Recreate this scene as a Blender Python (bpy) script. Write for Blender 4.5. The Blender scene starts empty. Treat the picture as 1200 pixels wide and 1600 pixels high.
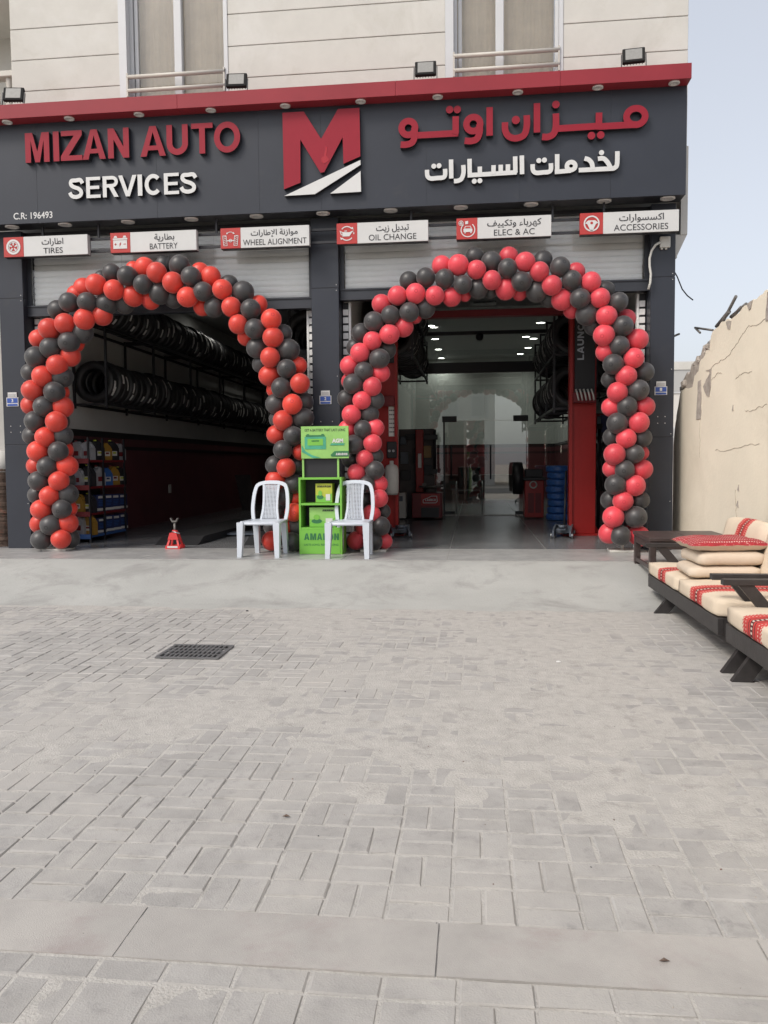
import bpy, bmesh, math, random
from mathutils import Vector, Matrix, noise as mnoise
random.seed(7)
R = math.radians
S = bpy.context.scene
COL = S.collection

# ------------------------------------------------------------------ camera
F, YAW, PITCH, ROLL, EYE = 1263.97, .11045134, .05981242, .00892233, 1.09
def cam_axes():
    cy, sy, cp, sp = math.cos(YAW), math.sin(YAW), math.cos(PITCH), math.sin(PITCH)
    fwd = Vector((-sy*cp, cy*cp, -sp)); right = Vector((cy, sy, 0)); up = right.cross(fwd)
    r2 = math.cos(ROLL)*right - math.sin(ROLL)*up
    return r2, r2.cross(fwd), fwd
AX = cam_axes()
cd = bpy.data.cameras.new('camera'); cam = bpy.data.objects.new('camera', cd); COL.objects.link(cam)
cd.sensor_fit = 'VERTICAL'; cd.sensor_height = 36; cd.lens = 36*F/1600
cd.clip_start = .05; cd.clip_end = 2000
m = Matrix.Identity(4)
for i in range(3):
    m[i][0], m[i][1], m[i][2] = AX[0][i], AX[1][i], -AX[2][i]
m[2][3] = EYE
cam.matrix_world = m
S.camera = cam
def at(x, y, Y=None, Z=None, X=None):
    """photo pixel -> the point of the place on the plane Y=, Z= or X="""
    d = AX[0]*((x-600)/F) - AX[1]*((y-800)/F) + AX[2]
    t = Y/d.y if Y is not None else ((Z-EYE)/d.z if Z is not None else X/d.x)
    return Vector((0, 0, EYE)) + d*t
def gz(y):            # paving height
    return -.36 + .012*y

# ------------------------------------------------------------------ light
SUN_EL, SUN_AZ = R(46), R(222)      # azimuth clockwise from +Y
w = bpy.data.worlds.new('World'); S.world = w; w.use_nodes = True
nt = w.node_tree; nt.nodes.clear()
sky = nt.nodes.new('ShaderNodeTexSky'); sky.sky_type = 'NISHITA'; sky.sun_disc = False
sky.sun_elevation = SUN_EL; sky.sun_rotation = SUN_AZ
sky.air_density = 1.0; sky.dust_density = 4.0; sky.ozone_density = 1.0
hs = nt.nodes.new('ShaderNodeHueSaturation'); hs.inputs['Saturation'].default_value = .5
bg = nt.nodes.new('ShaderNodeBackground'); bg.inputs['Strength'].default_value = .15
ow = nt.nodes.new('ShaderNodeOutputWorld')
nt.links.new(sky.outputs[0], hs.inputs['Color']); hz = nt.nodes.new('ShaderNodeMix'); hz.data_type = 'RGBA'; hz.inputs[0].default_value = .55
hz.inputs[7].default_value = (2.78, 2.88, 3.12, 1)          # thin even haze over the whole sky
nt.links.new(hs.outputs[0], hz.inputs[6]); nt.links.new(hz.outputs[2], bg.inputs[0]); nt.links.new(bg.outputs[0], ow.inputs[0])
sl = bpy.data.lights.new('sun', 'SUN'); sl.energy = 1.15; sl.angle = R(18); sl.color = (1, .93, .84)
so = bpy.data.objects.new('sun', sl); COL.objects.link(so)
sd = Vector((math.sin(SUN_AZ)*math.cos(SUN_EL), math.cos(SUN_AZ)*math.cos(SUN_EL), math.sin(SUN_EL)))
so.rotation_euler = sd.to_track_quat('Z', 'Y').to_euler(); so.location = (0, -5, 20)
S.view_settings.view_transform = 'Standard'; S.view_settings.look = 'None'
S.view_settings.exposure = 0.75; S.view_settings.gamma = 1
S.render.engine = 'CYCLES'
S.cycles.use_denoising = True
S.cycles.max_bounces = 8
S.cycles.sample_clamp_indirect = 6

# ------------------------------------------------------------------ materials
def mat(name, col, rough=.6, metal=0, var=0, vs=6, bump=0, bs=60, spec=.5, emit=0, coat=0, dirt=None, island=0, dirt2=None):
    """principled with two-octave procedural colour variation, fine bump; dirt = (colour, scale, lo, hi)"""
    mt = bpy.data.materials.new(name); mt.use_nodes = True
    n = mt.node_tree.nodes; l = mt.node_tree.links; b = n['Principled BSDF']
    c4 = (*col, 1)
    b.inputs['Base Color'].default_value = c4; b.inputs['Roughness'].default_value = rough
    b.inputs['Metallic'].default_value = metal; b.inputs['Specular IOR Level'].default_value = spec
    if coat: b.inputs['Coat Weight'].default_value = coat
    if emit:
        b.inputs['Emission Color'].default_value = c4; b.inputs['Emission Strength'].default_value = emit
    tc = n.new('ShaderNodeTexCoord'); src = None
    if var or dirt:
        nz = n.new('ShaderNodeTexNoise'); nz.inputs['Scale'].default_value = vs; nz.inputs['Detail'].default_value = 8
        nz.inputs['Roughness'].default_value = .65
        l.new(tc.outputs['Object'], nz.inputs['Vector'])
        mr = n.new('ShaderNodeMapRange'); mr.inputs[1].default_value = .3; mr.inputs[2].default_value = .7
        mr.inputs[3].default_value = 1-var; mr.inputs[4].default_value = 1+var
        l.new(nz.outputs['Fac'], mr.inputs[0])
        hv = n.new('ShaderNodeHueSaturation'); hv.inputs['Color'].default_value = c4
        l.new(mr.outputs[0], hv.inputs['Value']); src = hv.outputs[0]
        if island:
            ge = n.new('ShaderNodeNewGeometry'); m2 = n.new('ShaderNodeMapRange')
            m2.inputs[3].default_value = 1-island; m2.inputs[4].default_value = 1+island
            l.new(ge.outputs['Random Per Island'], m2.inputs[0])
            h2 = n.new('ShaderNodeHueSaturation'); l.new(src, h2.inputs['Color']); l.new(m2.outputs[0], h2.inputs['Value']); src = h2.outputs[0]
        for dirt in [d_ for d_ in (dirt, dirt2) if d_]:
            dn = n.new('ShaderNodeTexNoise'); dn.inputs['Scale'].default_value = dirt[1]; dn.inputs['Detail'].default_value = 10
            dn.inputs['Roughness'].default_value = .7; dn.inputs['Distortion'].default_value = .4
            l.new(tc.outputs['Object'], dn.inputs['Vector'])
            dm = n.new('ShaderNodeMapRange'); dm.inputs[1].default_value = dirt[2]; dm.inputs[2].default_value = dirt[3]
            l.new(dn.outputs['Fac'], dm.inputs[0])
            mx = n.new('ShaderNodeMix'); mx.data_type = 'RGBA'; mx.inputs[7].default_value = (*dirt[0], 1)
            l.new(dm.outputs[0], mx.inputs[0]); l.new(src, mx.inputs[6]); src = mx.outputs[2]
        l.new(src, b.inputs['Base Color'])
    if bump:
        bn = n.new('ShaderNodeTexNoise'); bn.inputs['Scale'].default_value = bs; bn.inputs['Detail'].default_value = 6
        l.new(tc.outputs['Object'], bn.inputs['Vector'])
        bu = n.new('ShaderNodeBump'); bu.inputs['Strength'].default_value = bump; bu.inputs['Distance'].default_value = .01
        l.new(bn.outputs['Fac'], bu.inputs['Height']); l.new(bu.outputs[0], b.inputs['Normal'])
    return mt
def glass(name, tint=(1, 1, 1), ior=1.5, rough=0):
    mt = bpy.data.materials.new(name); mt.use_nodes = True
    n = mt.node_tree.nodes; l = mt.node_tree.links; n.clear()
    o = n.new('ShaderNodeOutputMaterial'); mx = n.new('ShaderNodeMixShader'); t = n.new('ShaderNodeBsdfTransparent')
    g = n.new('ShaderNodeBsdfGlossy'); f = n.new('ShaderNodeFresnel'); f.inputs[0].default_value = ior
    t.inputs[0].default_value = (*tint, 1); g.inputs['Roughness'].default_value = rough
    l.new(f.outputs[0], mx.inputs[0]); l.new(t.outputs[0], mx.inputs[1]); l.new(g.outputs[0], mx.inputs[2]); l.new(mx.outputs[0], o.inputs[0])
    return mt

M = {}
M['acp'] = mat('dark_grey_cladding', (.028, .032, .043), .4, 0, .14, .8, .02, 30, spec=.4, dirt=((.042,.043,.048), 2.5, .58, .8))
M['acp_black'] = mat('black_metal', (.018, .018, .022), .45, 0, .1, 5)
M['beam'] = mat('dark_aluminium', (.034,.037,.046), .4, .1, .06, 3)
M['canopy_red'] = mat('red_cladding', (.26, .026, .036), .42, 0, .1, 1.2, .02, 20, spec=.3)
M['sign_red'] = mat('red_acrylic', (.27, .014, .028), .4, 0, .05, 3, spec=.25)
M['stain_red'] = mat('wet_red', (.35, .01, .02), .2)
M['sign_white'] = mat('white_acrylic', (.6, .6, .59), .35, 0, .03, 4)
M['panel_white'] = mat('white_panel', (.56, .56, .55), .4, 0, .04, 3)
M['icon_red'] = mat('icon_red', (.42, .035, .03), .4, 0, .04, 3)
M['ink'] = mat('dark_ink', (.02, .02, .025), .5)
M['facade'] = mat('cream_stone_paint', (.56, .545, .505), .85, 0, .05, 2.5, .2, 90, dirt=((.47,.45,.40), 1.6, .56, .8), dirt2=((.62,.61,.58), .7, .5, .7))
M['facade_groove'] = mat('groove_shade', (.44, .42, .39), .9, 0, .1, 4)
M['win_white'] = mat('white_upvc', (.56,.57,.58), .35, 0, .03, 3)
M['rail'] = mat('cream_rail_paint', (.5,.48,.43), .45, 0, .05, 5)
M['curtain'] = mat('beige_curtain', (.85,.74,.58), .9, 0, .1, 3)
M['glass'] = glass('window_glass', (1, 1, 1))
M['glass_dark'] = glass('clear_glass', (.9, .95, .93), 2.3)
M['shutter'] = mat('white_shutter', (.88,.88,.86), .45, 0, .05, 2)
M['tile'] = mat('grey_floor_tile', (.16, .163, .17), .25, 0, .18, 2.2, .03, 25, dirt=((.22,.22,.22), 3.5, .5, .75))
M['tile_front'] = mat('dusty_skylit_tile', (.33, .33, .325), .35, 0, .22, 5, .04, 25, dirt=((.45,.445,.43), 4.5, .48, .7))  # same tile as indoors, lightened by dust and by skylight painted in
M['grout'] = mat('pale_grout', (.40,.39,.375), .8)
M['int_wall'] = mat('grey_wall_paint', (.55,.56,.54), .7, 0, .05, 2)
M['maroon'] = mat('maroon_wall_tile', (.135,.042,.048), .4, 0, .15, 2)
M['black_tile'] = mat('black_wall_tile', (.015, .014, .016), .4, 0, .1, 2)
M['ceiling'] = mat('grey_ceiling', (.36,.37,.365), .7, 0, .04, 2)
M['lamp'] = mat('lamp_white', (1, .97, .9), .4, emit=9)
M['lamp_dim'] = mat('lamp_soft', (1, .97, .9), .4, emit=14)
M['trim_white'] = mat('white_trim', (.62, .6, .58), .4)
M['rubber'] = mat('tyre_rubber', (.020, .020, .021), .42, 0, .25, 14, .3, 60)
M['paper'] = mat('paper_label', (.80,.79,.76), .7, 0, .1, 20)
M['rack'] = mat('rack_steel', (.03, .03, .034), .4, .4, .1, 6)
M['lift_red'] = mat('lift_red_paint', (.36, .016, .014), .4, 0, .08, 3, dirt=((.2,.012,.012), 3, .6, .85))
M['dark_red'] = mat('dark_red_paint', (.16, .012, .016), .45, 0, .1, 4)
M['black_plastic'] = mat('black_plastic', (.022, .022, .024), .45, 0, .1, 8)
M['steel'] = mat('bare_steel', (.42, .43, .45), .35, .9, .1, 8)
M['grey_paint'] = mat('grey_blue_paint', (.12, .14, .17), .45, .1, .1, 6)
M['blue_wrap'] = mat('blue_wrap', (.05, .16, .48), .32, 0, .35, 18, .5, 40, dirt=((.3, .36, .45), 14, .62, .72))
M['blue'] = mat('blue_plastic', (.03, .10, .30), .4, 0, .08, 5)
M['white_plastic'] = mat('white_plastic', (.53,.57,.63), .38, 0, .04, 6, .03, 30)
M['off_white'] = mat('off_white_plastic', (.55, .54, .5), .5, 0, .1, 8)
M['green'] = mat('lime_green_board', (.17, .45, .06), .45, 0, .05, 4)
M['green_pale'] = mat('pale_green_print', (.26,.50,.13), .45, 0, .12, 5)
M['green_dark'] = mat('dark_green_print', (.03, .16, .06), .5, 0, .2, 8)
M['teal'] = mat('teal_print', (.06, .32, .2), .45, 0, .2, 10)
M['yellow'] = mat('yellow_print', (.42,.46,.05), .5, 0, .15, 6)
M['jack_red'] = mat('bright_red_paint', (.62, .05, .05), .4, 0, .06, 5)
M['wood'] = mat('black_stained_wood', (.03, .027, .027), .5, 0, .3, 9, .2, 40)
M['table_wood'] = mat('dark_brown_wood', (.055, .04, .038), .4, 0, .3, 8, .15, 40)
M['plaster'] = mat('cream_render', (.74, .675, .55), .9, 0, .06, 1.2, .22, 30, dirt=((.64,.575,.46), 1.3, .5, .75), dirt2=((.56,.50,.40), 5, .64, .74))
M['crack'] = mat('hairline_crack', (.42, .37, .30), .95)
M['block'] = mat('broken_concrete', (.36, .32, .28), .95, 0, .3, 9, 1.0, 22)
M['rusty'] = mat('weathered_steel', (.17, .16, .15), .6, .5, .3, 12)
M['concrete'] = mat('poured_concrete', (.37, .372, .354), .85, 0, .10, 1.1, .3, 45, dirt=((.275,.272,.26), 1.5, .50, .68), dirt2=((.29,.25,.215), 5, .65, .74))
M['slab'] = mat('concrete_band', (.345, .33, .312), .9, 0, .09, 5, .3, 330, dirt=((.30,.262,.25), 2.6, .52, .72), dirt2=((.39,.372,.35), 1.3, .45, .62))
M['paver'] = mat('paving_block', (.335, .324, .310), .88, 0, .12, 7, .3, 170, island=.07, dirt=((.235, .228, .222), 13, .53, .74), dirt2=((.39, .373, .35), .8, .48, .64))
M['sand'] = mat('joint_sand', (.40, .384, .36), .95, 0, .12, 14, .6, 110, dirt=((.27, .258, .242), 8, .54, .74))
M['earth'] = mat('sandy_ground', (.42, .38, .33), .95, 0, .12, .6, .4, 12)
M['asphalt'] = mat('asphalt', (.09, .09, .09), .9, 0, .12, 2, .3, 60)
M['iron'] = mat('cast_iron', (.20,.20,.205), .55, .6, .15, 12)
M['black_void'] = mat('drain_dark', (.01, .01, .01), .9)
M['far_wall'] = mat('pale_far_wall', (.62, .6, .56), .9, 0, .05, .5)
M['bark'] = mat('palm_bark', (.13, .09, .07), .9, 0, .4, 9, .8, 20, dirt=((.3, .1, .06), 7, .55, .7))
M['floodglass'] = mat('flood_lens', (.25,.247,.235), .5, 0, .1, 30)
M['navy'] = mat('navy_print', (.02, .03, .10), .45, 0, .15, 8)
M['pane_pale'] = mat('pale_shutters', (.42,.42,.41), .6)
M['amber'] = mat('amber_oil_plastic', (.30, .17, .03), .35, 0, .1, 9)
M['silver'] = mat('silver_plastic', (.42, .43, .45), .35, .4, .1, 9)
M['plate_blue'] = mat('plate_blue', (.03, .08, .33), .4)

def balloon_mat(name, col, ring):
    """matte latex with the darker ring at the crown of the balloon"""
    mt = mat(name, col, .5, 0, .05, 5, .03, 40)
    n = mt.node_tree.nodes; l = mt.node_tree.links; b = n['Principled BSDF']
    b.inputs['Roughness'].default_value = .42
    b.inputs['Sheen Weight'].default_value = .2; b.inputs['Sheen Roughness'].default_value = .5
    old = b.inputs['Base Color'].links[0].from_socket
    oi = n.new('ShaderNodeObjectInfo'); om = n.new('ShaderNodeMapRange'); om.inputs[3].default_value = .84; om.inputs[4].default_value = 1.16
    oh = n.new('ShaderNodeHueSaturation'); l.new(oi.outputs['Random'], om.inputs[0]); l.new(om.outputs[0], oh.inputs['Value']); l.new(old, oh.inputs['Color']); old = oh.outputs[0]
    tc = n.new('ShaderNodeTexCoord'); sx = n.new('ShaderNodeSeparateXYZ'); l.new(tc.outputs['Object'], sx.inputs[0])
    xy = n.new('ShaderNodeCombineXYZ'); l.new(sx.outputs[0], xy.inputs[0]); l.new(sx.outputs[1], xy.inputs[1])
    ln = n.new('ShaderNodeVectorMath'); ln.operation = 'LENGTH'; l.new(xy.outputs[0], ln.inputs[0])
    d = n.new('ShaderNodeMath'); d.operation = 'SUBTRACT'; l.new(ln.outputs['Value'], d.inputs[0]); d.inputs[1].default_value = .15
    a = n.new('ShaderNodeMath'); a.operation = 'ABSOLUTE'; l.new(d.outputs[0], a.inputs[0])
    c = n.new('ShaderNodeMath'); c.operation = 'LESS_THAN'; l.new(a.outputs[0], c.inputs[0]); c.inputs[1].default_value = .035
    z = n.new('ShaderNodeMath'); z.operation = 'GREATER_THAN'; l.new(sx.outputs[2], z.inputs[0]); z.inputs[1].default_value = 0
    mm = n.new('ShaderNodeMath'); mm.operation = 'MULTIPLY'; l.new(c.outputs[0], mm.inputs[0]); l.new(z.outputs[0], mm.inputs[1])
    mx = n.new('ShaderNodeMix'); mx.data_type = 'RGBA'; mx.inputs[7].default_value = (*ring, 1)
    l.new(mm.outputs[0], mx.inputs[0]); l.new(old, mx.inputs[6]); l.new(mx.outputs[2], b.inputs['Base Color'])
    return mt
M['bal_red'] = balloon_mat('red_latex', (.62,.042,.024), (.5, .03, .027))
M['bal_red_hazed'] = balloon_mat('hazed_red_latex', (.64, .05, .07), (.5, .035, .05))  # same red balloons, pinkened: a veil of haze is mixed into the colour
M['bal_black'] = balloon_mat('black_latex', (.040,.038,.039), (.012, .012, .013))

def cushion_mat(stripes):
    """cream fabric with woven red bands across given Y ranges (object space = world space)"""
    mt = mat('cream_fabric', (.63, .53, .41), .9, 0, .06, 6, .3, 160)
    n = mt.node_tree.nodes; l = mt.node_tree.links; b = n['Principled BSDF']
    src = b.inputs['Base Color'].links[0].from_socket
    tc = n.new('ShaderNodeTexCoord'); sx = n.new('ShaderNodeSeparateXYZ'); l.new(tc.outputs['Object'], sx.inputs[0])
    def math_(op, a, b_=None):
        q = n.new('ShaderNodeMath'); q.operation = op
        for i, v in enumerate((a, b_)):
            if v is None: continue
            if isinstance(v, (int, float)): q.inputs[i].default_value = v
            else: l.new(v, q.inputs[i])
        return q.outputs[0]
    run = math_('ADD', sx.outputs[0], sx.outputs[2])         # runs over front and top alike
    for c, h in stripes:
        u = math_('DIVIDE', math_('ABSOLUTE', math_('SUBTRACT', sx.outputs[1], c)), h)   # 0 centre .. 1 edge
        wob = math_('MULTIPLY', math_('GREATER_THAN', math_('FRACT', math_('MULTIPLY', run, 42.)), .5), .07)
        inside = math_('LESS_THAN', u, math_('SUBTRACT', 1.0, wob))
        def layer(src, lo, hi, col, rep=0, duty=.5):
            f = math_('MULTIPLY', math_('GREATER_THAN', u, lo), math_('LESS_THAN', u, hi))
            if rep: f = math_('MULTIPLY', f, math_('LESS_THAN', math_('FRACT', math_('MULTIPLY', run, rep)), duty))
            f = math_('MULTIPLY', f, inside)
            mx = n.new('ShaderNodeMix'); mx.data_type = 'RGBA'; mx.inputs[7].default_value = (*col, 1)
            l.new(f, mx.inputs[0]); l.new(src, mx.inputs[6]); return mx.outputs[2]
        src = layer(src, -1, 2, (.50, .045, .04))
        src = layer(src, .28, .34, (.04, .015, .015))
        src = layer(src, .60, .66, (.62, .5, .42), 42, .5)
        src = layer(src, .84, .90, (.62, .5, .42), 42, .5)
        src = layer(src, -1, .15, (.08, .018, .018))
        src = layer(src, -1, .085, (.62, .5, .42), 34, .5)
    l.new(src, b.inputs['Base Color'])
    return mt
M['red_weave'] = mat('red_woven_fabric', (.33,.022,.03), .9, 0, .25, 30, .3, 160, dirt=((.55,.36,.32), 60, .6, .64))
def weave_rows(mt):
    n = mt.node_tree.nodes; l = mt.node_tree.links; b = n['Principled BSDF']; src = b.inputs['Base Color'].links[0].from_socket
    tc = n.new('ShaderNodeTexCoord'); w1 = n.new('ShaderNodeTexWave'); w1.bands_direction = 'Y'; w1.inputs['Scale'].default_value = 7
    w2 = n.new('ShaderNodeTexWave'); w2.bands_direction = 'X'; w2.inputs['Scale'].default_value = 16
    l.new(tc.outputs['Object'], w1.inputs[0]); l.new(tc.outputs['Object'], w2.inputs[0])
    a = n.new('ShaderNodeMath'); a.operation = 'GREATER_THAN'; a.inputs[1].default_value = .88; l.new(w1.outputs['Fac'], a.inputs[0])
    c = n.new('ShaderNodeMath'); c.operation = 'GREATER_THAN'; c.inputs[1].default_value = .55; l.new(w2.outputs['Fac'], c.inputs[0])
    p = n.new('ShaderNodeMath'); p.operation = 'MULTIPLY'; l.new(a.outputs[0], p.inputs[0]); l.new(c.outputs[0], p.inputs[1])
    mx = n.new('ShaderNodeMix'); mx.data_type = 'RGBA'; mx.inputs[7].default_value = (.6, .45, .4, 1); l.new(p.outputs[0], mx.inputs[0]); l.new(src, mx.inputs[6]); l.new(mx.outputs[2], b.inputs['Base Color'])
weave_rows(M['red_weave'])
M['cream'] = mat('plain_cream_fabric', (.58, .49, .39), .9, 0, .06, 5, .2, 200)

# ------------------------------------------------------------------ mesh builder
class MB:
    def __init__(s): s.v, s.f, s.mi, s.sm, s.m = [], [], [], [], None
    def add(s, vs, fs, mi=0, smooth=False, mx=None):
        o = len(s.v); mx = mx or s.m
        s.v += [tuple(mx @ Vector(p)) if mx else tuple(p) for p in vs]
        for f in fs: s.f.append([i+o for i in f]); s.mi.append(mi); s.sm.append(smooth)
        return s
    def box(s, x0, x1, y0, y1, z0, z1, mi=0, bev=0, seg=1, mx=None, smooth=False):
        x0, x1 = sorted((x0, x1)); y0, y1 = sorted((y0, y1)); z0, z1 = sorted((z0, z1))
        if bev:
            bm = bmesh.new(); bmesh.ops.create_cube(bm, size=1)
            for v in bm.verts: v.co = Vector(((x0+x1)/2+v.co.x*(x1-x0), (y0+y1)/2+v.co.y*(y1-y0), (z0+z1)/2+v.co.z*(z1-z0)))
            bmesh.ops.bevel(bm, geom=bm.edges[:], offset=bev, segments=seg, affect='EDGES', profile=.5)
            bm.verts.index_update(); s.add([v.co[:] for v in bm.verts], [[v.index for v in f.verts] for f in bm.faces], mi, smooth, mx); bm.free(); return s
        vs = [(x, y, z) for z in (z0, z1) for y in (y0, y1) for x in (x0, x1)]
        return s.add(vs, [(0, 2, 3, 1), (4, 5, 7, 6), (0, 1, 5, 4), (2, 6, 7, 3), (0, 4, 6, 2), (1, 3, 7, 5)], mi, False, mx)
    def cyl(s, p0, p1, r, r1=None, n=14, mi=0, caps=True, smooth=True):
        p0, p1 = Vector(p0), Vector(p1); r1 = r if r1 is None else r1
        d = (p1-p0).normalized(); a = d.orthogonal().normalized(); b = d.cross(a)
        vs = []
        for p, q in ((p0, r), (p1, r1)):
            for i in range(n):
                t = 2*math.pi*i/n; vs.append(p+a*(q*math.cos(t))+b*(q*math.sin(t)))
        s.add(vs, [(i, (i+1) % n, n+(i+1) % n, n+i) for i in range(n)], mi, smooth)
        if caps: s.add(vs, [list(range(n))[::-1], list(range(n, 2*n))], mi)
        return s
    def tube(s, pts, r, n=8, mi=0):
        pts = [Vector(p) for p in pts]; vs = []; a = None
        for i, p in enumerate(pts):
            d = (pts[min(i+1, len(pts)-1)]-pts[max(i-1, 0)]).normalized()
            a = d.orthogonal().normalized() if a is None else (a-d*a.dot(d)).normalized()
            b = d.cross(a)
            for k in range(n):
                t = 2*math.pi*k/n; vs.append(p+a*(r*math.cos(t))+b*(r*math.sin(t)))
        fs = [(i*n+k, i*n+(k+1) % n, (i+1)*n+(k+1) % n, (i+1)*n+k) for i in range(len(pts)-1) for k in range(n)]
        fs += []; s.add(vs, fs, mi, True)
        s.add(vs, [list(range(n))[::-1], list(range(len(vs)-n, len(vs)))], mi); return s
    def lathe(s, prof, c=(0, 0, 0), n=24, mi=0, axis='Z', smooth=True, close=False):
        vs = []
        for r, h in prof:
            for k in range(n):
                t = 2*math.pi*k/n; x, y = r*math.cos(t), r*math.sin(t)
                q = (x, y, h) if axis == 'Z' else ((x, h, y) if axis == 'Y' else (h, x, y))
                vs.append((q[0]+c[0], q[1]+c[1], q[2]+c[2]))
        m_ = len(prof); rng = m_ if close else m_-1
        return s.add(vs, [(i*n+k, i*n+(k+1) % n, ((i+1) % m_)*n+(k+1) % n, ((i+1) % m_)*n+k) for i in range(rng) for k in range(n)], mi, smooth)
    def prism(s, poly, y0, y1, mi=0, side=None, plane='XZ'):
        """polygon in (x,z) [or (y,z) / (x,y)] extruded between two depths"""
        def P(a, b, d): return (a, d, b) if plane == 'XZ' else ((d, a, b) if plane == 'YZ' else (a, b, d))
        n = len(poly); vs = [P(a, b, y0) for a, b in poly]+[P(a, b, y1) for a, b in poly]
        s.add(vs, [list(range(n)), list(range(n, 2*n))[::-1]], mi)
        s.add(vs, [(i, (i+1) % n, n+(i+1) % n, n+i) for i in range(n)], mi if side is None else side); return s
    def build(s, name, mats, parent=None, smooth_all=None):
        me = bpy.data.meshes.new(name); me.from_pydata(s.v, [], s.f)
        for k in (mats if isinstance(mats, (list, tuple)) else [mats]): me.materials.append(M[k] if isinstance(k, str) else k)
        me.polygons.foreach_set('material_index', s.mi)
        me.polygons.foreach_set('use_smooth', s.sm if smooth_all is None else [smooth_all]*len(s.f))
        bm = bmesh.new(); bm.from_mesh(me); bmesh.ops.remove_doubles(bm, verts=bm.verts, dist=1e-5)
        bmesh.ops.recalc_face_normals(bm, faces=bm.faces); bm.to_mesh(me); bm.free()
        me.update()
        o = bpy.data.objects.new(name, me); COL.objects.link(o)
        if parent:
            o.parent = parent
            b = parent
            off = Vector((0, 0, 0))
            if 'base' in parent.keys(): off = -Vector(parent['base'])
            o.location = off
        return o
def thing(name, label, cat, base=(0, 0, 0), group=None, local=False):
    o = bpy.data.objects.new(name, None); COL.objects.link(o); o.location = base; o.empty_display_size = .2
    if not local: o['base'] = list(base)         # parts carry world coordinates
    o['label'] = label; o['category'] = cat
    if group: o['group'] = group
    return o
def tag(o, label=None, cat=None, group=None, kind=None):
    for k, v in (('label', label), ('category', cat), ('group', group), ('kind', kind)):
        if v: o[k] = v
    return o
def copy_tree(o, parent=None):
    c = o.copy(); COL.objects.link(c); c.parent = parent
    for ch in o.children: copy_tree(ch, c)
    return c

# ---- flat lettering
def ribbon(pts, wd, caps=0):
    """outline of a polyline stroked with width wd (mitred), pts = [(x,z)]"""
    P = [Vector(p) for p in pts]; L, Rr = [], []
    if caps:
        P[0] = P[0]-(P[1]-P[0]).normalized()*caps; P[-1] = P[-1]+(P[-1]-P[-2]).normalized()*caps
    for i, p in enumerate(P):
        d0 = (P[i]-P[i-1]).normalized() if i else (P[1]-P[0]).normalized()
        d1 = (P[i+1]-P[i]).normalized() if i < len(P)-1 else d0
        n0 = Vector((-d0.y, d0.x)); n1 = Vector((-d1.y, d1.x)); nn = (n0+n1)
        nn = nn.normalized() if nn.length > 1e-6 else n0
        k = 1/max(.45, nn.dot(n0)); L.append(p+nn*(wd/2*k)); Rr.append(p-nn*(wd/2*k))
    return [tuple(p) for p in L]+[tuple(p) for p in reversed(Rr)]
def arc(cx, cz, rx, rz, a0, a1, n=14):
    return [(cx+rx*math.cos(R(a0+(a1-a0)*i/n)), cz+rz*math.sin(R(a0+(a1-a0)*i/n))) for i in range(n+1)]
def smooth_path(pts, n=6):
    out = []
    for i in range(len(pts)-1):
        p0, p1, p2, p3 = (Vector(pts[max(i-1, 0)]), Vector(pts[i]), Vector(pts[i+1]), Vector(pts[min(i+2, len(pts)-1)]))
        for k in range(n):
            t = k/n; out.append(tuple(.5*((2*p1)+(p2-p0)*t+(2*p0-5*p1+4*p2-p3)*t*t+(3*p1-p0-3*p2+p3)*t**3)))
    out.append(tuple(pts[-1])); return out
def ringpolys(cx, cz, rx, rz, t, n=16):
    o = []
    for a in (0, 180):
        o.append(arc(cx, cz, rx, rz, a, a+180, n)+arc(cx, cz, rx-t, rz-t, a+180, a, n))
    return o
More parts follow.
